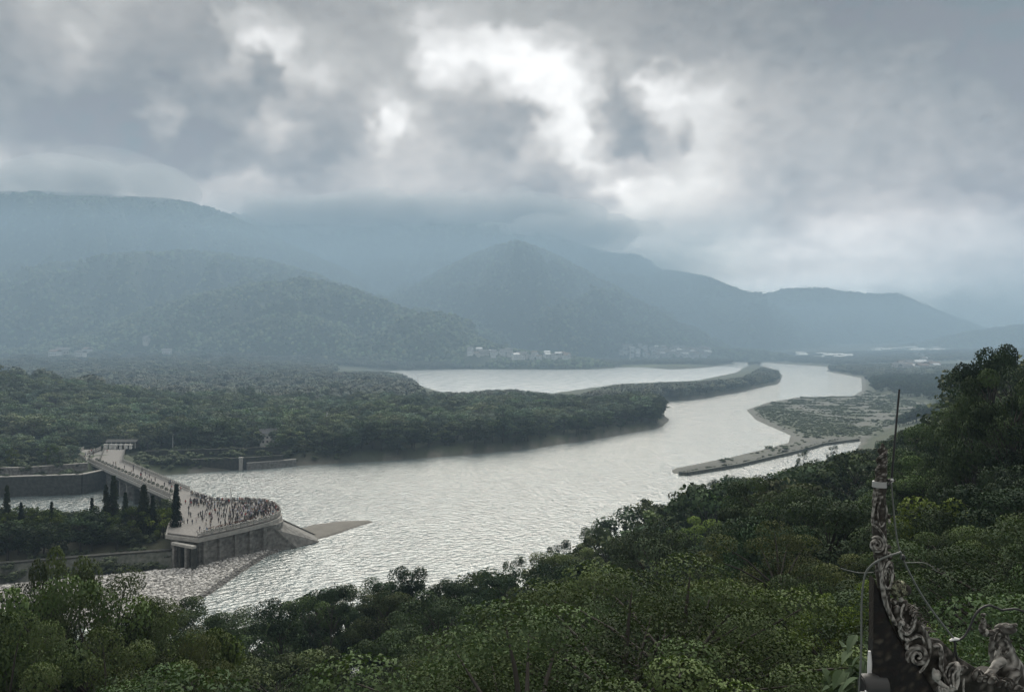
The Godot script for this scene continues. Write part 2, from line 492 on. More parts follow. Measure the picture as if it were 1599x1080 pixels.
func flat_water(called: String, outline: PackedVector2Array, y: float, mat: Material, turn := 0.0) -> MeshInstance3D:
	var v := PackedVector3Array()
	var n := PackedVector3Array()
	var uv := PackedVector2Array()
	for p in outline:
		v.append(V3(p.x, y, p.y)); n.append(Vector3.UP); uv.append(p.rotated(turn))
	var a := []
	a.resize(Mesh.ARRAY_MAX)
	a[Mesh.ARRAY_VERTEX] = v; a[Mesh.ARRAY_NORMAL] = n; a[Mesh.ARRAY_TEX_UV] = uv
	a[Mesh.ARRAY_INDEX] = Geometry2D.triangulate_polygon(outline)
	var m := ArrayMesh.new()
	m.add_surface_from_arrays(Mesh.PRIMITIVE_TRIANGLES, a)
	m.surface_set_material(0, mat)
	return struct(called, m)

func make_water():
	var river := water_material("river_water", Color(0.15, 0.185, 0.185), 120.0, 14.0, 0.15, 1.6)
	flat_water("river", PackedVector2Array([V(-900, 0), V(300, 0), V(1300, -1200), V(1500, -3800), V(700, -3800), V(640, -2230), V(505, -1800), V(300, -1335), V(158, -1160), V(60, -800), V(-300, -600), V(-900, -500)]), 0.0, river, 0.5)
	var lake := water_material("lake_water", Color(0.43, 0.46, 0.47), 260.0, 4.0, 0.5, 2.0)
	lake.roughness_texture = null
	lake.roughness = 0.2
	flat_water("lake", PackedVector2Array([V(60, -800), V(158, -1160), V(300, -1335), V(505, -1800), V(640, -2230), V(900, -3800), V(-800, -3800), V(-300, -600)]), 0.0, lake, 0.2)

# ---------------------------------------------------------------- hills

func crest_at(crest: Array, p: Vector2) -> Array:     # [distance, crest height there, metres along]
	var best := 1e12
	var height := 0.0
	var along := 0.0
	var run := 0.0
	for k in crest.size() - 1:
		var a3: Vector3 = crest[k]
		var b3: Vector3 = crest[k + 1]
		var a := V(a3.x, a3.z)
		var e := V(b3.x, b3.z) - a
		var w := p - a
		var t := clampf(w.dot(e) / e.length_squared(), 0, 1)
		var d := (w - e * t).length_squared()
		if d < best:
			best = d
			height = lerpf(a3.y, b3.y, t)
			along = run + e.length() * t
		run += e.length()
	return [sqrt(best), height, along]

func hill_height(crest: Array, p: Vector2, wide: float, spur: float, seed_: float) -> float:
	var c := crest_at(crest, p)
	var w: float = wide * (0.35 + 0.65 * clampf(c[1] / 400.0, 0.0, 1.6))
	var t: float = c[0] / w
	if t > 1.25:
		return -20.0
	var r := 1.0 - absf(soft.get_noise_2d(c[2] * 0.34 + seed_ * 37.0, c[0] * 0.10 + seed_ * 11.0)) * 2.6
	var r2 := 1.0 - absf(soft.get_noise_2d(p.x * 0.45 + seed_ * 91.0, p.y * 0.45)) * 2.2
	var shape := pow(maxf(0.0, 1.0 - t), 1.12)
	var belly := 4.0 * t * maxf(0.0, 1.0 - t)
	var h: float = c[1] * (shape + belly * spur * (r * 1.15 + r2 * 0.8)) + rough.get_noise_2d(p.x * 1.1, p.y * 1.1) * 10.0 * belly + rough.get_noise_2d(p.x * 0.5 + 500.0, p.y * 0.5) * 6.0 * maxf(0.0, 1.0 - t)
	h = minf(h, c[1] * (1.0 - 0.28 * t) + 4.0)          # spurs run down from the crest, never above it
	return h - 20.0 * clampf((t - 0.8) / 0.3, 0, 1)

func make_hill(called: String, crest: Array, wide: float, spur: float, cell: float, seed_: float, label: String, gap: float, crown: Mesh, tint: Color, grow := 1.0):
	crests[called] = [crest, wide, spur, seed_]
	var lo := V(1e9, 1e9)
	var hi := -lo
	for q: Vector3 in crest:
		lo = Vector2(minf(lo.x, q.x), minf(lo.y, q.z)); hi = Vector2(maxf(hi.x, q.x), maxf(hi.y, q.z))
	var reach := wide * 1.3
	lo -= V(reach, reach * 0.3); hi += V(reach, reach * 1.1)
	var nx := int((hi.x - lo.x) / cell) + 1
	var nz := int((hi.y - lo.y) / cell) + 1
	var v := PackedVector3Array()
	var c := PackedColorArray()
	var idx := PackedInt32Array()
	for j in nz:
		for i in nx:
			var p := lo + V(i, j) * cell
			v.append(V3(p.x, hill_height(crest, p, wide, spur, seed_), p.y))
			c.append(Color(0.03, 0.045, 0.022).lerp(Color(0.05, 0.065, 0.03), 0.5 + 0.5 * rough.get_noise_2d(p.x, p.y)))
	for j in nz - 1:
		for i in nx - 1:
			var k := j * nx + i
			if maxf(maxf(v[k].y, v[k + 1].y), maxf(v[k + nx].y, v[k + nx + 1].y)) > -15.0:
				idx.append_array(PackedInt32Array([k, k + 1, k + nx + 1, k, k + nx + 1, k + nx]))
	var arr := []
	arr.resize(Mesh.ARRAY_MAX)
	arr[Mesh.ARRAY_VERTEX] = v; arr[Mesh.ARRAY_COLOR] = c; arr[Mesh.ARRAY_INDEX] = idx
	var st := SurfaceTool.new()
	st.create_from_arrays(arr)
	st.generate_normals()
	var m := st.commit()
	m.surface_set_material(0, surface("soil", Color.WHITE, Color.WHITE, 20, 0))
	tag(struct(called, m), label, "")
	# its forest
	var places := []
	var tints := []
	var y := lo.y
	while y < hi.y:
		var x := lo.x
		while x < hi.x:
			var p := V(x + sp() * gap * 0.5, y + sp() * gap * 0.5)
			x += gap
			if absf(p.x) > -p.y * 0.78:
				continue
			var fx := (p.x - lo.x) / cell
			var fy := (p.y - lo.y) / cell
			if fx < 0 or fy < 0 or fx >= nx - 1 or fy >= nz - 1:
				continue
			var k := int(fy) * nx + int(fx)
			var tx := fx - int(fx)
			var ty := fy - int(fy)
			var h := lerpf(lerpf(v[k].y, v[k + 1].y, tx), lerpf(v[k + nx].y, v[k + nx + 1].y, tx), ty)
			if h < 3.0 or near_house(p):
				continue
			if v[k + nx].y < v[k].y - cell * 0.0 or v[mini(k + nx * 2, v.size() - 1)].y < h + 4.0:
				var s := gap / 8.0 * sp(0.5, 1.15) * grow
				places.append(Transform3D(Basis(Vector3.UP, u() * TAU).scaled(V3(s, s * sp(0.8, 1.35), s)), V3(p.x, h + s * 1.5, p.y)))
				var q := sp(0.25, 2.0) * (1.0 + 0.8 * soft.get_noise_2d(p.x * 1.3, p.y * 1.3))
				tints.append(Color(tint.r * q * sp(0.85, 1.2), tint.g * q, tint.b * q))
		y += gap
	var f := scatter(called + "_forest", crown, places, tints)
	tag(f, "forest covering " + label, "forest")
	print(called, " ", v.size(), " crowns ", places.size())

# a rough, faceted crown for far woods, about 8 m across
func lump_crown(seed_: int, rough_: float) -> ArrayMesh:
	rng.seed = seed_
	var mb := MB.new()
	var rows := 5
	var cols := 9
	var p := []
	for j in rows + 1:
		var ring := []
		for i in cols:
			var el := -0.9 + (PI / 2 + 0.9) * j / rows
			var a := TAU * (i + 0.5 * (j % 2)) / cols
			var r := 4.4 * (1.0 + sp() * rough_)
			if j == rows: a = 0; r = 4.4
			ring.append(V3(cos(a) * cos(el) * r, sin(el) * r * 0.9, sin(a) * cos(el) * r))
		p.append(ring)
	for j in rows:
		for i in cols:
			var q := (i + 1) % cols
			var g := sp(0.8, 1.2)
			mb.tri(p[j][i], p[j][q], p[j + 1][q], Color(g, g, g))
			g = sp(0.8, 1.2)
			if j < rows - 1: mb.tri(p[j][i], p[j + 1][q], p[j + 1][i], Color(g, g, g))
	return mb.mesh(plain("far_leaves", Color.WHITE, 0.9))

# ---------------------------------------------------------------- trees

func leaf(mb: MB, at: Vector3, out: Vector3, size: float, wide: float, col: Color):
	var nrm := (out + V3(sp(), sp(), sp()) * 0.75).normalized()
	var along := nrm.cross(V3(sp(), sp() - 0.6, sp())).normalized()
	var side := nrm.cross(along) * size * wide
	var tip := along * size
	var bend := nrm * size * 0.22
	var soft_n := (out + nrm * 0.4).normalized()          # leaves of a clump share its roundness
	mb.smooth_tri(at - tip * 0.5, at + side * 0.5 + bend, at + tip * 0.5, soft_n, soft_n, soft_n, col, col, col)
	mb.smooth_tri(at - tip * 0.5, at + tip * 0.5, at - side * 0.5 + bend, soft_n, soft_n, soft_n, col, col, col)

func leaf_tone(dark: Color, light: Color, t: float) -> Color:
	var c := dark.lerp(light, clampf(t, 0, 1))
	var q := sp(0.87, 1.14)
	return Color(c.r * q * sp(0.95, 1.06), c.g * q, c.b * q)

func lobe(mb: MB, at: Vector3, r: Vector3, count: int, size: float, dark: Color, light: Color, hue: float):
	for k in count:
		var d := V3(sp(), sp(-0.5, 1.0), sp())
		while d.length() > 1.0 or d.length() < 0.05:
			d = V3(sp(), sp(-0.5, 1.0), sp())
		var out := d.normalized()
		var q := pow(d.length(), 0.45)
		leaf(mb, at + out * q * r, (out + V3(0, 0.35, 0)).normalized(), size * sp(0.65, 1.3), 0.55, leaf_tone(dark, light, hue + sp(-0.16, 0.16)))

# a tree 10 m tall with its foot at the origin: {trunk, crown}
func grow_tree(seed_: int, spec: Dictionary) -> Dictionary:
	rng.seed = seed_
	var bark := MB.new()
	var crown := MB.new()
	var top: float = spec.get("top", 10.0)
	var mid: float = spec.get("mid", 6.2)
	var rx: float = spec.get("rx", 3.9)
	var ry: float = spec.get("ry", 3.6)
	var tr: float = spec.get("trunk", 0.22)
	var bend := V3(sp() * 0.5, 0, sp() * 0.5)
	var stem := [V3(0, -1.0, 0), V3(0, 0.6, 0) + bend * 0.1, V3(0, mid * 0.5, 0) + bend * 0.5, V3(0, mid * 0.85, 0) + bend, V3(0, top * 0.86, 0) + bend * 1.3]
	var brown := Color(0.04, 0.036, 0.03)
	bark.tube(stem, [tr * 1.5, tr * 1.1, tr * 0.7, tr * 0.32, tr * 0.05], 7)
	var n: int = spec.get("lobes", 34)
	for k in n:
		var d := Vector3.ZERO
		while d.length() < 0.25 or d.length() > 1.0:
			d = V3(sp(), sp(-0.8, 1.0), sp())
		d = d.normalized() * pow(d.length(), 0.4)
		var ring: float = spec.get("taper", 0.0)
		var slim := 1.0 - ring * clampf(d.y * 0.5 + 0.5, 0, 1)
		var at: Vector3 = V3(d.x * rx * slim, mid + d.y * ry, d.z * rx * slim) + bend
		at.y += soft.get_noise_3d(at.x * 30.0 + seed_ * 50, at.y * 20, at.z * 30) * spec.get("ragged", 0.8)
		var lr: float = spec.get("lobe", 1.25) * sp(0.6, 1.25)
		var from: Vector3 = stem[2].lerp(stem[4], clampf((at.y - stem[2].y - lr * 2.4) / (stem[4].y - stem[2].y), 0.0, 0.95))
		var half := from.lerp(at, 0.55) + V3(0, lr * 0.25, 0)
		bark.tube([from, half, at], [tr * 0.26, tr * 0.15, tr * 0.05], 5)
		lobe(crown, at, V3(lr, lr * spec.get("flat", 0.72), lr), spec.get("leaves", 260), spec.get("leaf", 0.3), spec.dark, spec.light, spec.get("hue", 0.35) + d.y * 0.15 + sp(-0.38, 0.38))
	var bm := plain("bark", brown, 0.95)
	# bring the whole to exactly 10 m
	var most := 0.0
	for q in crown.v: most = maxf(most, q.y)
	for m in [bark, crown]:
		for k in m.v.size(): m.v[k].y *= 10.0 / most
	return {"trunk": bark.mesh(bm), "crown": crown.mesh(leaf_material()), "rx": rx}

func leaf_material() -> StandardMaterial3D:
	if not mats.has("leaves"):
		var m := plain("leaves", Color.WHITE, 0.8)
		m.metallic_specular = 0.2
		m.backlight_enabled = true
		m.backlight = Color(0.52, 0.57, 0.36)
	return mats["leaves"]

# each tree its own green: a few materials between pale, dark, yellowish and bluish
func own_green(k: int) -> StandardMaterial3D:
	var key := "leaves_%d" % k
	if not mats.has(key):
		var m: StandardMaterial3D = leaf_material().duplicate()
		m.resource_name = key
		var t: Array = [[1, 1, 1], [0.72, 0.78, 0.8], [1.3, 1.28, 1.1], [0.85, 1.0, 0.95], [1.12, 1.0, 0.85], [0.62, 0.7, 0.72], [1.0, 1.14, 1.0], [1.15, 1.2, 1.0], [0.8, 0.85, 0.75]][k]
		var c := Color(t[0], t[1], t[2])
		m.albedo_color = Color(c.r * 0.76, c.g * 0.74, c.b * 0.76).linear_to_srgb()
		mats[key] = m
	return mats[key]

func plant(kind: String, proto: Dictionary, at: Vector3, height: float, wide: float, label: String, group := "") -> Node3D:
	var o := base(kind, at, u() * TAU)
	tag(o, label, "tree", group)
	put("trunk", proto.trunk, o)
	var crown := put("crown", proto.crown, o)
	crown.material_override = own_green(int(u() * 9.0))
	o.scale = V3(wide, height / 10.0, wide)
	return o

# a distant whole tree in one light mesh: lumps of leaf faces round a rough core, 10 m tall
func far_tree(seed_: int, count: int, size: float, tall: float) -> ArrayMesh:
	rng.seed = seed_
	var mb := MB.new()
	mb.n.clear()
	for l in 13:
		var d := V3(sp(), sp(-0.7, 1), sp()).normalized() * sp(0.55, 1.0)
		var at := V3(d.x * 3.0, 5.6 + d.y * 3.0 * tall, d.z * 3.0)
		var r := sp(1.3, 2.1)
		var g := sp(0.75, 1.3)
		for k in count / 13:
			var o := V3(sp(), sp(-0.6, 1), sp()).normalized()
			leaf(mb, at + o * r * sp(0.75, 1.05), (o + V3(0, 0.5, 0)).normalized(), size * sp(0.7, 1.3), 0.8, Color(g, g, g) * sp(0.8, 1.2))
		# the dark inside is solid wood and leaf: a small rough body
		for k in 6:
			var a := TAU * k / 6
			var b := TAU * (k + 1) / 6
			var q := r * 0.72
			var na := V3(cos(a), 0, sin(a))
			var nb := V3(cos(b), 0, sin(b))
			var cg := Color(g, g, g)
			mb.smooth_tri(at + V3(0, q, 0), at + na * q, at + nb * q, V3(0, 1, 0), na, nb, cg, cg, cg)
			mb.smooth_tri(at - V3(0, q, 0), at + nb * q, at + na * q, V3(0, -1, 0), nb, na, cg, cg, cg)
	mb.tube([V3(0, -1, 0), V3(0, 5, 0)], [0.22, 0.12], 5, [Color(1.2, 1.0, 0.8), Color(1.2, 1.0, 0.8)])
	return mb.mesh(plain("far_leaves", Color.WHITE, 0.9))

func line_at(line: Array, px: float) -> float:
	for k in range(0, line.size() - 2, 2):
		if px < line[k + 2]:
			return lerpf(line[k + 1], line[k + 3], clampf((px - line[k]) / (line[k + 2] - line[k]), 0, 1))
	return line[-1]

# how high the woods stand in the view, as elevation slopes by bearing slope (both times 1000)
const NEAR_TOPS := [-900, 300, -637, 296, -580, 285, -480, 282, -400, 306, -374, 332, -300, 320, -240, 298, -190, 310, -127, 280, -80, 290, -8, 266, 40, 255, 66, 242, 120, 207, 160, 195, 208, 180, 255, 168, 319, 160, 375, 142, 440, 130, 480, 108, 520, 96, 548, 84, 563, 34, 600, 2, 637, 2, 900, -30]
const BANK_TOPS := [-900, -20, -500, -20, -200, 30, -190, 31, -125, 41, -107, 56, -63, 57, -30, 54, 0, 53, 48, 58, 84, 60, 112, 51, 136, 47, 160, 46, 240, 43, 287, 38, 311, 26, 337, 31, 400, 22, 900, 20]

var near_trees := []
var wood := {}

func make_woods():
	var dk := Color(0.034, 0.045, 0.029)
	var lt := Color(0.146, 0.194, 0.090)
	wood.broad = grow_tree(41, {"dark": dk, "light": lt, "lobes": 58, "leaves": 400, "lobe": 1.0, "leaf": 0.155, "rx": 4.0, "flat": 0.62})
	wood.tall = grow_tree(42, {"dark": Color(0.028, 0.040, 0.029), "light": Color(0.105, 0.153, 0.086), "lobes": 50, "leaves": 340, "lobe": 0.85, "leaf": 0.15, "rx": 2.7, "ry": 4.1, "ragged": 1.0, "mid": 5.8})
	wood.open = grow_tree(43, {"dark": Color(0.028, 0.040, 0.030), "light": Color(0.092, 0.132, 0.086), "lobes": 44, "leaves": 280, "lobe": 0.78, "leaf": 0.15, "rx": 3.2, "ry": 3.8, "ragged": 1.1, "mid": 6.2, "trunk": 0.16})
	wood.round = grow_tree(44, {"dark": Color(0.034, 0.045, 0.032), "light": Color(0.123, 0.170, 0.104), "lobes": 60, "leaves": 360, "lobe": 0.9, "leaf": 0.14, "rx": 3.9, "ry": 3.2, "flat": 0.65})
	wood.bright = grow_tree(45, {"dark": Color(0.058, 0.074, 0.029), "light": Color(0.262, 0.329, 0.104), "lobes": 52, "leaves": 330, "lobe": 0.95, "leaf": 0.19, "rx": 3.7, "hue": 0.45, "flat": 0.55})
	wood.fine = grow_tree(46, {"dark": dk, "light": Color(0.162, 0.218, 0.110), "lobes": 84, "leaves": 640, "lobe": 0.85, "leaf": 0.075, "rx": 4.0, "ry": 3.5, "flat": 0.6})
	wood.bright_fine = grow_tree(47, {"dark": Color(0.050, 0.069, 0.027), "light": Color(0.258, 0.341, 0.101), "lobes": 76, "leaves": 560, "lobe": 0.8, "leaf": 0.08, "rx": 3.7, "hue": 0.45, "flat": 0.55})
	var mid_a := grow_tree(51, {"dark": dk, "light": Color(0.123, 0.170, 0.094), "lobes": 30, "leaves": 52, "lobe": 1.35, "leaf": 0.6, "rx": 3.7, "ry": 3.3, "trunk": 0.2, "flat": 0.6})
	var mid_b := grow_tree(52, {"dark": Color(0.031, 0.041, 0.030), "light": Color(0.099, 0.138, 0.086), "lobes": 28, "leaves": 50, "lobe": 1.2, "leaf": 0.55, "rx": 3.0, "ry": 3.9, "ragged": 1.5})
	var mid_c := grow_tree(53, {"dark": Color(0.037, 0.052, 0.032), "light": Color(0.162, 0.205, 0.110), "lobes": 34, "leaves": 50, "lobe": 1.15, "leaf": 0.55, "rx": 4.1, "ry": 3.0, "flat": 0.55})
	wood.mid_a = mid_a; wood.mid_b = mid_b
	var kinds := ["broad", "tall", "open", "round", "bright"]
	var say := {"broad": "broad dark green tree in the wood on the near slope", "tall": "tall ragged dark tree in the wood on the near slope", "open": "thin open-crowned tree in the wood on the near slope", "round": "dense rounded tree in the wood on the near slope", "bright": "light yellow-green tree in the wood on the near slope"}
	# candidates on the near slope and the right bank
	rng.seed = 1234
	var spots := []
	var r := 13.0
	while r < 1500.0:
		var gap := 7.6 if r < 60 else (9.6 if r < 300 else (8.0 if r < 700 else 12.0))
		var da := gap / r
		var a := -0.80
		while a < 0.80:
			var rr := r + sp() * gap * 0.45
			var aa := a + sp() * da * 0.45
			a += da
			var p := V(sin(aa) * rr, -cos(aa) * rr)
			var g := lookup(p)
			if g[2] != 3 or g[1] < 3.0:
				continue
			var s := slope_distance(p)
			if s < 3.0:
				continue
			var d := -p.y
			var half := 3.6 / d * 1000.0
			var bx := p.x / d * 1000.0
			var top := EYE.y - maxf(maxf(line_at(NEAR_TOPS, bx - half), line_at(NEAR_TOPS, bx + half * 0.6)), line_at(NEAR_TOPS, bx)) / 1000.0 * d
			if d > 600.0: top = EYE.y - 0.034 * d
			var h := (sp(8, 16) + 13.0 * u() * u() if d < 420 else sp(7, 13)) * (1.0 if s > 8 else 0.8)
			if d < 55: h = minf(h, 14.0)
			if absf(p.x + 24) < 14 and absf(d - 52) < 16: continue
			h = minf(h, top + 1.5 - 8.0 * u() * u() - g[0])
			if h < 3.5:
				continue
			spots.append([rr, V3(p.x, g[0] - 0.2, p.y), h])
		r += gap * 0.92
	spots.sort_custom(func(x, y): return x[0] < y[0])
	var far_sets := [[], [], []]
	var far_tints := [[], [], []]
	var made := 0
	for q in spots:
		var at: Vector3 = q[1]
		var patch := soft.get_noise_2d(at.x * 2.0 + 900, at.z * 2.0)
		var which := int(floor((patch * 0.8 + 0.5 + sp(-0.3, 0.3)) * 4.2))
		which = clampi(which, 0, 4)
		if which == 4 and u() < 0.5: which = 0
		if q[0] < 330.0 and made < 220:
			made += 1
			var k: String = kinds[which]
			var proto: Dictionary = wood[k]
			if q[0] < 60.0: proto = wood.bright_fine if k == "bright" else wood.fine
			if q[0] < 60.0 and k != "bright": k = "round"
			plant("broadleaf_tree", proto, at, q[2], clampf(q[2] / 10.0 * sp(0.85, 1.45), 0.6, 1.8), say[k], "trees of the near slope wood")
		else:
			var m := int(u() * 3)
			var s: float = q[2] / 10.0
			var wide := s * sp(0.9, 1.2)
			far_sets[m].append(Transform3D(Basis(Vector3.UP, u() * TAU).scaled(V3(wide, s, wide)), at))
			var t := sp(0.75, 1.3)
			t *= 0.85
			far_tints[m].append(Color(t * sp(0.9, 1.15), t, t * sp(0.85, 1.1)))
	print("near wood ", spots.size(), " single ", made)
	var n := 0
	for proto in [mid_a, mid_b, mid_c]:
		var o := scatter("woodland", proto.crown, far_sets[n], far_tints[n])
		tag(o, "dark wood covering the lower slope and right bank beyond the nearest trees", "woodland")
		scatter("trunks", proto.trunk, far_sets[n], far_tints[n], o)
		n += 1
	# the left bank and the peninsula
	rng.seed = 4321
	var near_sets := [[], [], []]
	var near_tints := [[], [], []]
	var mass := [[], []]
	var mass_tints := [[], []]
	var singles := []
	r = 330.0
	while r < 4200.0:
		var gap := 8.6 if r < 700 else (10.5 if r < 1400 else (14.0 if r < 2200 else 19.0))
		var da := gap / r
		var a := -0.72
		while a < 0.72:
			var rr := r + sp() * gap * 0.45
			var aa := a + sp() * da * 0.45
			a += da
			var p := V(sin(aa) * rr, -cos(aa) * rr)
			var g := lookup(p)
			if g[1] < 4.0 or not (g[2] == 1 or (g[2] == 3 and rr > 1500.0)) or cleared(p) or near_house(p):
				continue
			var d := -p.y
			var top := EYE.y - line_at(BANK_TOPS, p.x / d * 1000.0) / 1000.0 * d
			if d > 1250.0 and p.x / d < 0.15 or d > 2400.0: top = 1000.0
			if d > 1250.0 and d < 2000.0 and p.x / d > -0.22 and p.x / d < -0.06: top = EYE.y - 0.031 * d
			var h := sp(8, 14) + 7.0 * u() * u() if d < 1200 else sp(8, 14)
			if d < 430: h = sp(6, 11)
			h = minf(h, top + sp(-1.5, 0.5) - g[0])
			if h < 3.0:
				continue
			var at := V3(p.x, g[0] - 0.3, p.y)
			var s := h / 10.0
			var wide := s * sp(0.95, 1.45) * (1.0 if rr < 1400 else 1.35)
			var x := Transform3D(Basis(Vector3.UP, u() * TAU).scaled(V3(wide, s, wide)), at)
			var patch := 0.5 + 0.5 * soft.get_noise_2d(p.x * 1.1 + 300, p.y * 1.1)
			var t := sp(0.75, 1.25) * lerpf(0.5, 1.75, patch)
			var tint := Color(t * sp(0.9, 1.12), t * 0.95, t * sp(1.05, 1.35))
			if rr < 720.0:
				var m := int(u() * 3)
				if g[1] < 13.0 and p.x > -190 and singles.size() < 65:
					singles.append([at, h, wide, m])
				else:
					near_sets[m].append(x); near_tints[m].append(tint * 1.6)
			else:
				var m := int(u() * 2)
				mass[m].append(x); mass_tints[m].append(Color(tint.r * 0.095, tint.g * 0.118, tint.b * 0.07))
		r += gap * 0.92
	n = 0
	var mids := [mid_a, mid_b, mid_c]
	for q in singles:
		var names := ["dark bushy tree at the water's edge on the far bank", "tall narrow-crowned tree at the water's edge on the far bank", "spreading light green tree at the water's edge on the far bank"]
		plant("broadleaf_tree", mids[q[3]], q[0], q[1], q[2], names[q[3]], "trees along the far bank")
	for proto in mids:
		var o := scatter("far_bank_woodland", proto.crown, near_sets[n], near_tints[n])
		tag(o, "dense wood on the far bank behind the trees at the water", "woodland")
		scatter("trunks", proto.trunk, near_sets[n], near_tints[n], o)
		n += 1
	for k in 2:
		var o := scatter("valley_woodland", far_tree(61 + k, 330 - 60 * k, 1.15, 1.0 + 0.2 * k), mass[k], mass_tints[k])
		tag(o, "hazy woods and groves spread over the valley floor", "woodland")
	print("bank ", singles.size(), " ", near_sets[0].size() * 3, " valley ", mass[0].size() * 2)

const BRIDGE_CLEAR := [Vector2(-222, -424), Vector2(-222, -408), Vector2(-217, -388), Vector2(-198, -365), Vector2(-118, -274), Vector2(-112, -292), Vector2(-171, -362), Vector2(-191, -408), Vector2(-188, -424)]

func cleared(p: Vector2) -> bool:
	# roads, walls and village ground keep clear of trees
	if p.x < -112 and p.x > -440 and p.y > -350: return true
	if Geometry2D.is_point_in_polygon(p, PackedVector2Array(BRIDGE_CLEAR)): return true
	return p.x > -190 and p.x < -100 and p.y > -424

# ---------------------------------------------------------------- the levee: platform, bridge, walls

const DECK := 9.5
const PLATFORM := [Vector2(-119, -279), Vector2(-117, -291), Vector2(-113, -284), Vector2(-101, -271.5), Vector2(-96, -271), Vector2(-91, -271.5), Vector2(-86.5, -271), Vector2(-82, -268.5), Vector2(-78, -264), Vector2(-75, -258), Vector2(-72.6, -252), Vector2(-72.2, -247), Vector2(-73.5, -242), Vector2(-78, -234), Vector2(-83, -226.5), Vector2(-86.5, -221.5), Vector2(-97, -226), Vector2(-103, -242), Vector2(-108, -262)]

func prism(mb: MB, poly: PackedVector2Array, y0: float, y1: float, col := Color.WHITE):
	var idx := Geometry2D.triangulate_polygon(poly)
	for k in range(0, idx.size(), 3):
		mb.tri(V3(poly[idx[k]].x, y1, poly[idx[k]].y), V3(poly[idx[k + 1]].x, y1, poly[idx[k + 1]].y), V3(poly[idx[k + 2]].x, y1, poly[idx[k + 2]].y), col)
	for k in poly.size():
		var a := poly[k]
		var b := poly[(k + 1) % poly.size()]
		mb.quad(V3(a.x, y0, a.y), V3(b.x, y0, b.y), V3(b.x, y1, b.y), V3(a.x, y1, a.y), col)

# a long box that follows a line on the ground
func run(mb: MB, line: Array, y: float, w: float, h: float, col := Color.WHITE):
	for k in line.size() - 1:
		var a: Vector2 = line[k]
		var b: Vector2 = line[k + 1]
		mb.beam(V3(a.x, y, a.y), V3(b.x, y, b.y), w, h, col)

func along(line: Array, gap: float) -> Array:           # [point, direction] every gap metres
	var out := []
	var carry := 0.0
	for k in line.size() - 1:
		var a: Vector2 = line[k]
		var e: Vector2 = line[k + 1] - a
		var t := carry
		while t < e.length():
			out.append([a + e.normalized() * t, e.normalized()])
			t += gap
		carry = t - e.length()
	return out

func railing(parent: Node, line: Array, y: float, mat: Material):
	var r := MB.new()
	run(r, line, y + 1.12, 0.26, 0.16)
	run(r, line, y + 0.5, 0.12, 0.55)
	put("rail", r.mesh(mat), parent)
	var p := MB.new()
	for q in along(line, 2.4):
		p.box(V3(q[0].x, y + 0.68, q[0].y), V3(0.32, 1.36, 0.32), Basis(Vector3.UP, -q[1].angle()))
		p.box(V3(q[0].x, y + 1.44, q[0].y), V3(0.42, 0.16, 0.42), Basis(Vector3.UP, -q[1].angle()))
	put("posts", p.mesh(mat), parent).set_meta("kind", "stuff")

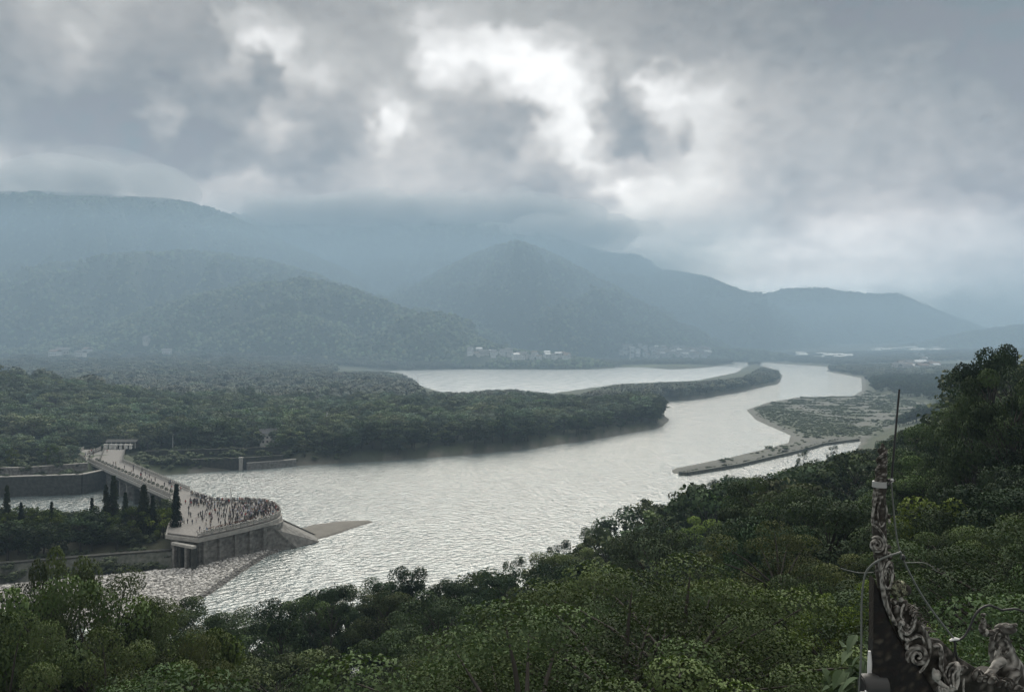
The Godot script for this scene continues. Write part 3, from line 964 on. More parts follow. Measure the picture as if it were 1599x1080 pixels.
func make_levee():
	var stone := surface("pale_stone", Color(0.24, 0.235, 0.22), Color(0.40, 0.39, 0.36), 9.0, 3.0, 0.9, 71)
	var paving := surface("paving", Color(0.11, 0.106, 0.10), Color(0.20, 0.192, 0.18), 7.0, 1.0, 0.85, 72)
	var stained := surface("stained_concrete", Color(0.06, 0.06, 0.055), Color(0.32, 0.315, 0.295), 10.0, 5.0, 0.92, 73)
	var dark := surface("dark_concrete", Color(0.018, 0.02, 0.017), Color(0.075, 0.075, 0.066), 11.0, 8.0, 0.95, 74)
	# the viewing platform
	var o := base("viewing_platform", V3(-92, 0, -250))
	tag(o, "rounded concrete viewing platform crowded with people at the point of the levee", "platform")
	o.position = Vector3.ZERO
	var top := MB.new()
	var poly := PackedVector2Array(PLATFORM)
	prism(top, poly, DECK - 0.5, DECK)
	put("paved_deck", top.mesh(paving), o)
	var inner: PackedVector2Array = Geometry2D.offset_polygon(poly, -0.8)[0]
	var wall := MB.new()
	prism(wall, inner, -1.5, DECK - 1.6)
	put("retaining_wall", wall.mesh(stained), o)
	var out: PackedVector2Array = Geometry2D.offset_polygon(poly, 0.5)[0]
	var cor := MB.new()
	prism(cor, out, DECK - 1.6, DECK - 0.52)
	put("cornice", cor.mesh(stone), o)
	var low: PackedVector2Array = Geometry2D.offset_polygon(poly, -0.35)[0]
	var plinth := MB.new()
	prism(plinth, low, -1.4, 1.6)
	put("plinth", plinth.mesh(stained), o)
	var face := [Vector2(-72.9, -246), Vector2(-74.2, -242), Vector2(-78.6, -234.4), Vector2(-83.6, -227), Vector2(-86.7, -222.2)]
	for q in along(face, 5.2):
		var b := MB.new()
		b.box(V3(q[0].x, 3.9, q[0].y), V3(1.3, 8.0, 1.7), Basis(Vector3.UP, -q[1].angle()))
		put("pilaster", b.mesh(stained), o)
	var nose := MB.new()
	var np := PackedVector2Array()
	for k in 20:
		var a := TAU * k / 20
		np.append(V(-75.4 + 4.6 * cos(a), -247.5 + 6.4 * sin(a)))
	prism(nose, np, -1.3, DECK - 1.62)
	put("rounded_nose", nose.mesh(stained), o)
	railing(o, PLATFORM.slice(2, 16), DECK, stone)
	# open buttress frame at the foot of the platform, on the side towards the camera
	var fr := base("buttress_frame", V3(-89.5, 0, -221))
	tag(fr, "dark concrete frame of open bays against the platform wall above the cobbles", "buttress")
	var fd := V3(0.86, 0, 0.5)
	for k in 4:
		var b := MB.new()
		b.box(fd * (k * 2.6 - 3.0) * -1.0 + V3(0, 3.3, 0.5), V3(0.8, 7.4, 1.1), Basis(Vector3.UP, -0.5))
		put("column", b.mesh(stained if k % 2 else dark), fr)
	var fb := MB.new()
	fb.beam(fd * 3.5 + V3(0, 7.2, 0.5), fd * -5.6 + V3(0, 7.2, 0.5), 1.2, 0.7)
	put("beam", fb.mesh(stone), fr)
	var fk := MB.new()
	fk.beam(fd * 3.4 + V3(0, 3.2, -1.0), fd * -5.5 + V3(0, 3.2, -1.0), 0.6, 7.0)
	put("back_wall", fk.mesh(dark), fr)
	# planters with reddish shrubs along the front railing
	for q in along([Vector2(-76.6, -239.5), Vector2(-85.2, -224.6)], 2.9):
		var p := base("planter", V3(q[0].x - 1.3, DECK, q[0].y - 0.8), -q[1].angle())
		tag(p, "long planter of reddish shrubs behind the platform's front railing", "planter", "planters on the platform")
		var b := MB.new()
		b.box(V3(0, 0.3, 0), V3(2.4, 0.6, 0.9))
		put("trough", b.mesh(stone), p)
		var sh := MB.new()
		for k in 3:
			lobe(sh, V3(-0.8 + 0.8 * k, 0.85, 0), V3(0.55, 0.42, 0.45), 34, 0.3, Color(0.06, 0.03, 0.02), Color(0.15, 0.06, 0.04), 0.5)
		put("shrub", sh.mesh(leaf_material()), p)
	# the bridge
	var br := base("levee_bridge", Vector3.ZERO)
	tag(br, "long narrow concrete bridge with planters running to the wooded bank", "bridge")
	var L0 := Vector2(-194, -368); var L1 := Vector2(-118.6, -279.3)
	var Q0 := Vector2(-176.5, -364); var Q1 := Vector2(-116.8, -291.2)
	var dk := MB.new()
	prism(dk, PackedVector2Array([L0, Vector2(-207, -408), Vector2(-196.5, -408), Q0, Q1, L1]), DECK - 0.6, DECK - 0.02)
	put("deck", dk.mesh(paving), br)
	var gi := MB.new()
	run(gi, [L0 + V(-0.3, 0.2), L1 + V(-0.3, 0.2)], DECK - 0.75, 0.5, 1.1)
	run(gi, [Q0 + V(0.3, -0.2), Q1 + V(0.3, -0.2)], DECK - 0.75, 0.5, 1.1)
	put("girder", gi.mesh(stone), br)
	var gl := MB.new()
	run(gl, [L0 + V(0.8, 0.4), L1 + V(0.8, 0.4)], DECK - 1.9, 0.6, 1.4)
	run(gl, [Q0 + V(-0.8, 0), Q1 + V(-0.8, 0)], DECK - 1.9, 0.6, 1.4)
	put("lower_girder", gl.mesh(dark), br)
	var mid := [L0.lerp(Q0, 0.5), L1.lerp(Q1, 0.5)]
	var piers := along(mid, 10.5)
	for k in piers.size():
		var q = piers[k]
		var b := MB.new()
		var bs := Basis(Vector3.UP, -q[1].angle())
		b.box(V3(q[0].x, 2.8, q[0].y), V3(1.5, 8.6, 9.0 - 0.01 * k), bs)
		b.box(V3(q[0].x, 7.0, q[0].y), V3(2.1, 0.9, 9.8), bs)
		put("pier", b.mesh(stained if k % 3 else dark), br)
	railing(br, [L0, L1], DECK, stone)
	railing(br, [Vector2(-196.5, -408), Q0, Q1], DECK, stone)
	railing(br, [Vector2(-207, -408), L0 + V(4.5, -1.5)], DECK, stone)
	for q in along([L0.lerp(L1, 0.06) + V(1.4, -1.0), L0.lerp(L1, 0.97) + V(1.4, -1.0)], 5.2):
		var p := base("planter", V3(q[0].x, DECK, q[0].y), -q[1].angle())
		tag(p, "dark green clipped shrub in a planter along the bridge railing", "planter", "planters on the bridge")
		var b := MB.new()
		b.box(V3(0, 0.3, 0), V3(2.2, 0.6, 1.1))
		put("trough", b.mesh(stone), p)
		var sh := MB.new()
		lobe(sh, V3(0, 1.1, 0), V3(1.05, 0.75, 0.6), 110, 0.34, Color(0.018, 0.03, 0.018), Color(0.035, 0.05, 0.025), 0.4)
		put("shrub", sh.mesh(leaf_material()), p)
	# landing at the far end, with its own railings and a flight of steps
	var la := base("landing", Vector3.ZERO)
	tag(la, "railed landing full of people beside the far end of the bridge", "landing")
	var ld := MB.new()
	prism(ld, PackedVector2Array([Vector2(-195.2, -368.5), Vector2(-214, -392), Vector2(-217.5, -408), Vector2(-209, -408), Vector2(-206.5, -393)]), DECK - 0.7, DECK - 0.04)
	put("deck", ld.mesh(paving), la)
	railing(la, [Vector2(-195.5, -368), Vector2(-214, -392), Vector2(-217.5, -408)], DECK, stone)
	railing(la, [Vector2(-209, -408), Vector2(-206, -394)], DECK, stone)
	var lw := MB.new()
	prism(lw, PackedVector2Array([Vector2(-196, -369.5), Vector2(-212.5, -391.5), Vector2(-216, -407), Vector2(-198, -407), Vector2(-190, -371)]), -1.2, DECK - 0.72)
	put("abutment", lw.mesh(stained), la)
	# pavilion behind the bridge end
	var pv := base("pavilion", V3(-203, DECK - 0.6, -419), 0.05)
	tag(pv, "low dark-roofed open pavilion at the far end of the bridge", "pavilion")
	var rf := MB.new()
	gable(rf, V3(0, 3.3, 0), 16.0, 6.0, 1.2, Color.WHITE)
	put("roof", rf.mesh(plain("dark_tile", Color(0.03, 0.032, 0.03), 0.8)), pv)
	for k in 7:
		var c := MB.new()
		c.box(V3(-7.2 + 2.4 * k, 1.8, 2.4), V3(0.4, 3.6, 0.4))
		put("column", c.mesh(stone), pv)
	var bw := MB.new()
	bw.box(V3(0, 1.7, -2.4), V3(15, 3.4, 0.3))
	put("back_wall", bw.mesh(plain("brown_wall", Color(0.09, 0.08, 0.07), 0.9)), pv)
	rng.seed = 5
	for k in 6:
		var st := base("white_stall", V3(-209.5 + k * 2.6, DECK - 0.5, -414.2 + sp() * 0.5))
		tag(st, "small white stall in front of the dark pavilion", "stall", "white stalls at the pavilion")
		var b := MB.new()
		b.box(V3(0, 0.9, 0), V3(sp(0.9, 1.9), 1.8, 1.0))
		put("counter", b.mesh(plain("white_paint", Color(0.7, 0.7, 0.68), 0.7)), st)
		var c := MB.new()
		c.box(V3(0, 2.2, 0), V3(2.1, 0.15, 1.5))
		put("awning", c.mesh(plain("white_paint", Color(0.7, 0.7, 0.68), 0.7)), st)
	# walls along the water
	line_wall("canal_wall", [V(-440, -311), V(-211, -329.5), V(-180, -336), V(-176, -352)], 8.2, 1.4, dark, stone, "long dark canal wall with a pale coping on the far side of the channel")
	line_wall("canal_parapet", [V(-440, -318), V(-205, -339), V(-186, -352)], 10.6, 0.8, stained, stone, "low upper wall with pale coping above the canal wall", 7.5)
	line_wall("river_wall", [V(-177, -392), V(-172, -396), V(-135, -403.5), V(-118, -413)], 5.6, 1.4, dark, dark, "stained river wall overgrown with creepers right of the bridge")
	line_wall("terrace_wall", [V(-186, -407), V(-150, -415), V(-118, -426)], 8.6, 0.8, dark, dark, "upper terrace wall under the trees behind the river wall", 5.0)
	line_wall("quay_wall", [V(-133, -402.6), V(-112, -416)], 3.2, 1.6, stained, stone, "pale low concrete quay at the water's edge")
	var mossy := surface("mossy_wall", Color(0.03, 0.038, 0.028), Color(0.17, 0.17, 0.15), 9.0, 10.0, 0.95, 75)
	line_wall("flood_wall", [V(-420, -189), V(-190, -203.5), V(-136, -211.5), V(-112, -220.5), V(-91, -227.5)], 4.6, 1.6, mossy, dark, "dark stained flood wall below the trees on the levee island", -1.0, 4.2)
	line_wall("channel_wall", [V(-420, -266), V(-215, -274), V(-160, -277), V(-118, -280)], 3.6, 1.0, dark, stained, "dark low wall along the island side of the channel")
	line_wall("dike_wall", [V(80.5, -387), V(84, -385.5), V(116, -412), V(142, -440.5), V(169, -470), V(194, -501), V(226, -524)], 1.25, 1.4, mossy, mossy, "long low stone edge of the gravel dike beside the bright inlet", -1.0, 0.8)
	# a pillar at the river wall, lamp posts, masts
	var pl := base("gate_pillar", V3(-135.5, 0, -401.5))
	tag(pl, "short pale concrete pillar standing in the water by the river wall", "pillar")
	var pb := MB.new()
	pb.box(V3(0, 2.0, 0), V3(1.6, 8.0, 1.6)); pb.box(V3(0, 6.2, 0), V3(2.0, 0.4, 2.0))
	put("shaft", pb.mesh(stone), pl)
	lamp_post(V3(-177, 9.0, -419), 6.5, "pale lamp post on the terrace right of the bridge end")
	lamp_post(V3(-97, 4.2, -437), 9.0, "tall pale post among the trees on the far bank")
	lamp_post(V3(-94.5, DECK, -270), 5.0, "dark lamp post at the railing on the river side of the platform")
	# concrete apron and gravel spit at the point
	var ap := MB.new()
	var tip := [V3(-72.5, 6.6, -243.5), V3(-71.4, 6.8, -250), V3(-73.5, 6.5, -256)]
	var foot := [V3(-66.5, 0.1, -246.5), V3(-61, 0.2, -254), V3(-64, 0.1, -262)]
	for k in 2:
		ap.quad(tip[k], tip[k + 1], foot[k + 1], foot[k])
	ap.tri(tip[0], foot[0], V3(-74.5, -0.5, -241.5)); ap.tri(tip[2], V3(-76, -0.5, -258), foot[2])
	for k in 5:
		var t := k / 4.0
		var a: Vector3 = tip[0].lerp(tip[2], t)
		var b: Vector3 = foot[0].lerp(foot[2], t) + (V3(2.6, 0, 0) if k == 2 else Vector3.ZERO)
		ap.beam(a + V3(0, 0.15, 0), b + V3(0, 0.15, 0), 0.5, 0.6)
	var apo := put("nose_apron", ap.mesh(stained))
	tag(apo, "stained concrete apron with ribs sloping from the platform's nose to the spit", "apron")
	mound("gravel_spit", PackedVector2Array([V(-75, -253), V(-68, -250.5), V(-60, -261), V(-54, -273), V(-49, -283), V(-51.5, -286), V(-59, -285), V(-68, -280), V(-76, -268)]), 0.75, 0.9, Color(0.15, 0.145, 0.125), Color(0.22, 0.21, 0.185))
	mound("cobble_beach", PackedVector2Array([V(-67, -250), V(-72, -238), V(-74, -220), V(-75, -203), V(-78, -183), V(-96, -176), V(-140, -185), V(-140, -207), V(-112, -218), V(-92, -226), V(-84, -236), V(-76, -247)]), 1.1, 1.2, Color(0.16, 0.16, 0.145), Color(0.26, 0.255, 0.235))
	# its stones
	rng.seed = 77
	var beach := PackedVector2Array([V(-67.5, -249.5), V(-72.5, -237), V(-74.5, -219), V(-75.5, -203), V(-78, -184), V(-96, -177), V(-139, -186), V(-139, -206), V(-112, -217), V(-92, -225), V(-85, -236), V(-78, -246)])
	var stones := []
	var tones := []
	while stones.size() < 9500:
		var p := V(sp(-139, -67), sp(-250, -177))
		if not Geometry2D.is_point_in_polygon(p, beach) or p.x < -118 and u() < 0.7: continue
		var edge := shore_distance(Array(beach), p)
		var s := sp(0.14, 0.5) * (1.25 if u() < 0.15 else 0.85)
		stones.append(Transform3D(Basis.from_euler(V3(sp() * 0.4, u() * TAU, sp() * 0.4)).scaled(V3(s, s * sp(0.45, 0.8), s * sp(0.7, 1.2))), V3(p.x, minf(1.1, edge * 0.16) + sp(0.0, 0.2), p.y)))
		var g := sp(0.18, 0.62) if edge > 1.5 else sp(0.06, 0.2)
		tones.append(Color(g, g * 0.985, g * 0.94))
	tag(scatter("cobbles", pebble(), stones, tones), "pale cobbles strewn over the beach below the flood wall", "stones")

func pebble() -> ArrayMesh:
	rng.seed = 9
	var mb := MB.new()
	var p := []
	for j in 4:
		var ring := []
		for i in 6:
			var e := -PI / 2 + PI * j / 3.0
			var a := TAU * i / 6
			var r := sp(0.8, 1.1)
			ring.append(V3(cos(a) * cos(e), sin(e), sin(a) * cos(e)) * (r if j > 0 and j < 3 else 1.0))
		p.append(ring)
	for j in 3:
		for i in 6:
			var q := (i + 1) % 6
			mb.tri(p[j][i], p[j][q], p[j + 1][q]); mb.tri(p[j][i], p[j + 1][q], p[j + 1][i])
	return mb.mesh(plain("cobble", Color.WHITE, 0.85))

# a low bank of gravel: rises from its outline to a soft top
func mound(called: String, outline: PackedVector2Array, top: float, cell: float, dark: Color, light: Color):
	var lo := V(1e9, 1e9); var hi := -lo
	for p in outline:
		lo = lo.min(p); hi = hi.max(p)
	lo -= V(2, 2); hi += V(2, 2)
	var nx := int((hi.x - lo.x) / cell) + 1
	var nz := int((hi.y - lo.y) / cell) + 1
	var pts := PackedVector3Array()
	var col := PackedColorArray()
	var ids := PackedInt32Array()
	var poly := Array(outline)
	for j in nz:
		for i in nx:
			var p := lo + V(i, j) * cell
			var d := shore_distance(poly, p)
			pts.append(V3(p.x, (minf(top, d * 0.16) + rough.get_noise_2d(p.x * 9, p.y * 9) * 0.12) if d > -2.0 else -1.0, p.y))
			var wet := 0.55 if d < 1.0 else 1.0
			col.append(dark.lerp(light, 0.5 + 0.5 * rough.get_noise_2d(p.x * 14, p.y * 14)) * wet)
	for j in nz - 1:
		for i in nx - 1:
			var k := j * nx + i
			ids.append_array(PackedInt32Array([k, k + 1, k + nx + 1, k, k + nx + 1, k + nx]))
	var arr := []
	arr.resize(Mesh.ARRAY_MAX)
	arr[Mesh.ARRAY_VERTEX] = pts; arr[Mesh.ARRAY_COLOR] = col; arr[Mesh.ARRAY_INDEX] = ids
	var st := SurfaceTool.new()
	st.create_from_arrays(arr)
	st.generate_normals()
	var m := st.commit()
	m.surface_set_material(0, surface("gravel", Color(0.6, 0.6, 0.6), Color(1, 1, 1), 3.0, 5.0, 0.95, 83))
	struct(called, m)

func line_wall(called: String, line: Array, top: float, thick: float, mat: Material, cope: Material, label: String, foot := -1.5, batter := 0.0):
	var o := base(called, Vector3.ZERO)
	tag(o, label, "wall")
	var mb := MB.new()
	for k in line.size() - 1:
		var a: Vector2 = line[k]; var b: Vector2 = line[k + 1]
		var nrm := (b - a).orthogonal().normalized()
		if nrm.y < 0: nrm = -nrm                 # towards the river side
		var h := nrm * thick * 0.5
		var s := nrm * batter
		mb.quad(V3(a.x + h.x + s.x, foot, a.y + h.y + s.y), V3(b.x + h.x + s.x, foot, b.y + h.y + s.y), V3(b.x + h.x, top, b.y + h.y), V3(a.x + h.x, top, a.y + h.y))
		mb.quad(V3(a.x - h.x, foot, a.y - h.y), V3(b.x - h.x, foot, b.y - h.y), V3(b.x - h.x, top, b.y - h.y), V3(a.x - h.x, top, a.y - h.y))
		mb.quad(V3(a.x + h.x, top, a.y + h.y), V3(b.x + h.x, top, b.y + h.y), V3(b.x - h.x, top, b.y - h.y), V3(a.x - h.x, top, a.y - h.y))
		for e: Vector2 in [a, b]:
			mb.quad(V3(e.x + h.x + s.x, foot, e.y + h.y + s.y), V3(e.x - h.x, foot, e.y - h.y), V3(e.x - h.x, top, e.y - h.y), V3(e.x + h.x, top, e.y + h.y))
	put("wall_face", mb.mesh(mat), o)
	var c := MB.new()
	run(c, line, top + 0.17, thick + 0.4, 0.34)
	put("coping", c.mesh(cope), o)

func lamp_post(at: Vector3, h: float, label: String):
	var o := base("lamp_post", at)
	tag(o, label, "lamp post")
	var m := plain("grey_steel", Color(0.33, 0.34, 0.34), 0.5)
	var a := MB.new()
	a.tube([V3(0, 0, 0), V3(0, h * 0.5, 0), V3(0, h, 0)], [0.2, 0.15, 0.11], 8)
	put("pole", a.mesh(m), o)
	var b := MB.new()
	b.tube([V3(0, h, 0), V3(0.1, h + 0.25, 0), V3(0.5, h + 0.35, 0)], [0.11, 0.1, 0.16], 8)
	put("lamp_head", b.mesh(m), o)

func gable(mb: MB, at: Vector3, w: float, d: float, h: float, col := Color.WHITE):   # ridge along x
	var x := w / 2; var z := d / 2
	var e := 0.18
	for s in [-1.0, 1.0]:
		mb.quad(at + V3(-x, 0, z * s), at + V3(x, 0, z * s), at + V3(x, h, 0), at + V3(-x, h, 0), col)
		mb.quad(at + V3(-x, -e, z * s), at + V3(x, -e, z * s), at + V3(x, 0, z * s), at + V3(-x, 0, z * s), col)
		mb.tri(at + V3(x * s, 0, -z), at + V3(x * s, 0, z), at + V3(x * s, h, 0), col)
	mb.quad(at + V3(-x, -e, -z), at + V3(x, -e, -z), at + V3(x, -e, z), at + V3(-x, -e, z), col)

# ---------------------------------------------------------------- people, a few pixels each

func person_mesh(seed_: int, shirt: Color, legs: Color, hair: Color, bag: bool) -> ArrayMesh:
	rng.seed = seed_
	var mb := MB.new()
	var skin := Color(0.42, 0.27, 0.19)
	var step := sp(0.02, 0.12)
	mb.tube([V3(-0.10, 0.0, step), V3(-0.10, 0.08, step * 0.8), V3(-0.10, 0.45, step * 0.5), V3(-0.08, 0.84, 0), V3(-0.03, 0.95, 0)], [0.05, 0.055, 0.065, 0.095, 0.12], 7, [legs * 0.4, legs, legs, legs, legs])
	mb.tube([V3(0.10, 0.0, -step), V3(0.10, 0.08, -step * 0.8), V3(0.10, 0.45, -step * 0.4), V3(0.08, 0.84, 0), V3(0.03, 0.95, 0)], [0.05, 0.055, 0.065, 0.095, 0.12], 7, [legs * 0.4, legs, legs, legs, legs])
	mb.tube([V3(0, 0.82, 0), V3(0, 0.98, 0), V3(0, 1.18, 0.01), V3(0, 1.36, 0.0), V3(0, 1.43, 0), V3(0, 1.48, 0.01), V3(0, 1.54, 0.02), V3(0, 1.62, 0.02), V3(0, 1.69, 0.01), V3(0, 1.73, 0)], [0.13, 0.165, 0.165, 0.18, 0.11, 0.055, 0.075, 0.095, 0.08, 0.02], 9, [legs, shirt, shirt, shirt, shirt, skin, skin, skin.lerp(hair, 0.5), hair, hair])
	var lift := sp(0.0, 0.5) if u() < 0.5 else 0.0
	for s in [-1.0, 1.0]:
		var up := lift if s > 0 else 0.0
		mb.tube([V3(0.15 * s, 1.38, 0), V3(0.225 * s, 1.24, 0), V3(0.26 * s, 1.08, 0.02 + up * 0.15), V3(0.24 * s, 0.86 + up * 0.7, 0.10 + up * 0.35), V3(0.23 * s, 0.78 + up * 0.8, 0.12 + up * 0.4)], [0.06, 0.058, 0.046, 0.036, 0.03], 6, [shirt, shirt, shirt, skin, skin])
	if bag:
		mb.tube([V3(0, 0.98, -0.2), V3(0, 1.1, -0.24), V3(0, 1.28, -0.22), V3(0, 1.36, -0.17)], [0.08, 0.14, 0.13, 0.06], 7, [legs, legs, legs, legs])
	return mb.mesh(plain("cloth", Color.WHITE, 0.85))

func make_people():
	var white := Color(0.7, 0.7, 0.69); var black := Color(0.025, 0.026, 0.03); var navy := Color(0.03, 0.04, 0.08)
	var looks := [["dark clothes", black, black], ["a white shirt and dark trousers", white, black], ["a navy top", navy, Color(0.06, 0.06, 0.07)], ["a grey top", Color(0.2, 0.2, 0.21), black], ["a white top and pale trousers", white, Color(0.35, 0.33, 0.3)], ["a red top", Color(0.35, 0.05, 0.04), black], ["a pale blue top", Color(0.25, 0.34, 0.45), navy], ["a beige top", Color(0.42, 0.36, 0.28), Color(0.09, 0.08, 0.07)]]
	var meshes := []
	for k in looks.size():
		meshes.append([person_mesh(200 + k, looks[k][1], looks[k][2], Color(0.015, 0.013, 0.012), k % 3 == 0), person_mesh(230 + k, looks[k][1], looks[k][2], Color(0.02, 0.016, 0.014), k % 2 == 1)])
	var weights := [0, 0, 0, 1, 1, 2, 2, 3, 3, 4, 5, 6, 7]
	rng.seed = 31
	var spots := []
	var poly := PackedVector2Array(PLATFORM)
	var inside: PackedVector2Array = Geometry2D.offset_polygon(poly, -1.8)[0]
	for q in along(PLATFORM.slice(2, 16), 0.95):
		if u() < 0.8:
			var nrm: Vector2 = q[1].orthogonal()
			var p: Vector2 = q[0] + nrm * 0.75
			if not Geometry2D.is_point_in_polygon(p, poly): p = q[0] - nrm * 0.75
			spots.append([p + V(sp(), sp()) * 0.15, "at the platform railing"])
	var knots := [V(-97, -262), V(-92, -246), V(-84, -252), V(-80, -256), V(-86, -262), V(-79, -246), V(-104, -268), V(-82, -239), V(-77, -251)]
	var tries := 0
	while spots.size() < 238 and tries < 6000:
		tries += 1
		var p: Vector2 = knots[int(u() * knots.size())] + V(rng.randfn(), rng.randfn()) * 2.8
		if u() < 0.3: p = V(sp(-112, -73), sp(-280, -223))
		if Geometry2D.is_point_in_polygon(p, inside):
			spots.append([p, "on the open deck of the platform"])
	for k in 26:
		var t := pow(u(), 0.6)
		spots.append([V(-194, -368).lerp(V(-118.6, -279.3), t).lerp(V(-176.5, -364).lerp(V(-116.8, -291.2), t), sp(0.35, 0.92)), "walking on the bridge"])
	for k in 24:
		spots.append([V(-197, -371).lerp(V(-212.5, -404), u()) + V(sp(-0.8, 3.4), sp()), "on the landing beyond the bridge"])
	for k in 6:
		spots.append([V(-200 + sp(-4, 4), -404 + sp(-6, 10)), "where the bridge meets the bank"])
	# the rest of the throng, too many to set down one by one
	var places := []
	var tones := []
	while places.size() < 210:
		var p: Vector2 = knots[int(u() * knots.size())] + V(rng.randfn(), rng.randfn()) * 3.6
		if not Geometry2D.is_point_in_polygon(p, inside): continue
		places.append(Transform3D(Basis(Vector3.UP, u() * TAU).scaled(Vector3.ONE * sp(0.9, 1.05)), V3(p.x, DECK, p.y)))
		var t := 0.12 if u() < 0.5 else sp(0.3, 1.6)
		tones.append(Color(t * sp(0.8, 1.2), t, t * sp(0.8, 1.2)))
	tag(scatter("crowd", person_mesh(260, Color(0.4, 0.4, 0.42), Color(0.05, 0.05, 0.06), Color(0.015, 0.013, 0.012), false), places, tones), "rest of the crowd packed on the viewing platform", "crowd")
	for q in spots:
		var w: int = weights[int(u() * weights.size())]
		var o := put("person", meshes[w][int(u() * 2)])
		o.position = V3(q[0].x, DECK, q[0].y)
		o.rotation.y = u() * TAU
		o.scale = Vector3.ONE * sp(0.9, 1.06)
		tag(o, "%s in %s %s" % ["person", looks[w][0], q[1]], "person", "people " + q[1])

# ---------------------------------------------------------------- trees of the island

func make_island_trees():
	var cone := conifer(301)
	var cone2 := conifer(302)
	var i := 0
	# bearing (px of the photograph's tree), distance, height
	var where := ["at the left edge of the photo", "left of the pale rapids", "beside the pale rapids", "in front of the bridge piers", "in front of the bridge piers", "tallest of those before the far bridge piers", "right of the tallest before the bridge", "darkest and densest before the middle of the bridge", "small beside the densest one", "nearest the platform"]
	for q in [[10, 240, 15.5], [32, 238, 11], [80, 236, 11.5], [143, 240, 12], [165, 241, 15.5], [177, 243, 18.0], [195, 240, 13.5], [224, 236, 16.5], [238, 238, 13], [275, 234, 17.0]]:
		var d: float = q[1]
		var at := V3((q[0] - 799.5) / FOCAL * d, 4.5, -d)
		var p: Dictionary = cone if i % 2 == 0 else cone2
		var o := plant("conifer", p, at, q[2], q[2] / 10.0 * (0.85 if i != 7 else 1.1), "slender dark conifer on the levee island, " + where[i], "conifers on the levee island")
		o.get_child(0).name = "trunk"
		i += 1
	rng.seed = 88
	var bushy := grow_tree(311, {"dark": Color(0.06, 0.085, 0.025), "light": Color(0.16, 0.2, 0.045), "lobes": 30, "leaves": 60, "lobe": 1.2, "leaf": 0.55, "rx": 4.6, "ry": 4.0, "mid": 5.0, "hue": 0.4})
	for q in [[8, 236, 9, "at the left edge of the photo"], [62, 232, 11, "left, before the rapids"], [88, 230, 9, "second from the left, before the rapids"], [140, 236, 10.5, "behind the dark trees before the bridge"], [158, 234, 9, "below the tallest conifer"], [208, 236, 11, "between the conifers before the bridge"], [255, 238, 10, "beside the conifer nearest the platform"]]:
		var d: float = q[1]
		plant("leafy_tree", bushy, V3((q[0] - 799.5) / FOCAL * d, 4.3, -d), q[2], q[2] / 10.0, "bright yellow-green tree on the levee island, " + q[3], "bright trees on the levee island")
	for k in 112:
		var d := sp(219, 258)
		var px := sp(-160, 318) if k > 14 else sp(200, 318)
		var at := V3((px - 799.5) / FOCAL * d, 4.2, -d)
		var g := lookup(V(at.x, at.z))
		if g[2] != 4 or g[1] < 2.0 or Geometry2D.is_point_in_polygon(V(at.x + 3, at.z), PackedVector2Array(PLATFORM)): continue
		var h := sp(4.5, 10.5)
		plant("dark_tree", wood.mid_b if k % 2 else wood.mid_a, at, h, h / 10.0 * sp(1.0, 1.4), "low dark bushy tree in the belt above the flood wall", "dark trees of the levee island")
	for q in [[18, 348, 9], [82, 348, 10.5]]:
		plant("poplar", bushy, V3((q[0] - 799.5) / FOCAL * q[1], 9, -q[1]), q[2], 0.55, "slim pale poplar above the canal wall, " + ("left one" if q[0] < 50 else "right one"), "pale poplars above the canal wall")

func conifer(seed_: int) -> Dictionary:
	rng.seed = seed_
	var bark := MB.new()
	var crown := MB.new()
	bark.tube([V3(0, -0.5, 0), V3(0, 5, 0), V3(0, 9.8, 0)], [0.2, 0.13, 0.03], 7)
	var y := 1.2
	while y < 9.9:
		var r := 1.55 * pow(1.0 - y / 10.2, 0.75) * sp(0.75, 1.15)
		for k in 6:
			var a := u() * TAU
			var tip := V3(cos(a) * r, y - r * 0.15, sin(a) * r)
			bark.tube([V3(0, y + 0.2, 0), tip], [0.03, 0.01], 3, null, false)
			for m in 15:
				var t := sp(0.25, 1.05)
				leaf(crown, V3(0, y + 0.2, 0).lerp(tip, t) + V3(sp(), sp(), sp()) * 0.22, V3(cos(a), 0.6, sin(a)), 0.42, 0.4, leaf_tone(Color(0.018, 0.03, 0.02), Color(0.04, 0.055, 0.03), u()))
		y += 0.27
	return {"trunk": bark.mesh(plain("bark", Color(0.07, 0.058, 0.045), 0.95)), "crown": crown.mesh(leaf_material())}

# ---------------------------------------------------------------- villages, masts

var house_spots := []
var house_cells := {}
var crests := {}

func land_top(p: Vector2) -> float:
	var h := ground_y(p.x, p.y)
	for k in crests:
		var c = crests[k]
		var q := hill_height(c[0], p, c[1], c[2], c[3])
		h = maxf(h, q)
	return h

# where a village lies: bearing and fall of its two ends (times 1000), how many houses, its look
const VILLAGES := [
	[-52, -2, 12, 9, 15, "white house in the small hamlet at the foot of the lake hill", "houses of the hamlet below the lake hill", 0],
	[0, 70, 13, 17, 16, "pale house among trees on the far shore of the lake", "houses on the far lake shore", 0],
	[136, 190, 5, 15, 34, "white-walled house on the left side of the lakeside village below the middle mountain", "houses of the lakeside village", 0],
	[188, 246, 5, 15, 38, "grey-roofed house on the right side of the lakeside village below the middle mountain", "houses of the lakeside village", 1],
	[352, 418, 11, 16, 16, "large pale building beside the far bend of the river", "buildings at the river bend", 2],
	[446, 532, 4, 8, 20, "long white building on the terrace across the right bank", "white buildings on the right terrace", 2],
	[470, 528, 25, 32, 24, "small pale house in the hamlet on the right bank", "houses of the right bank hamlet", 1],
	[500, 515, 11, 19, 4, "isolated pale house between the two right bank hamlets", "houses between the right hamlets", 0],
]

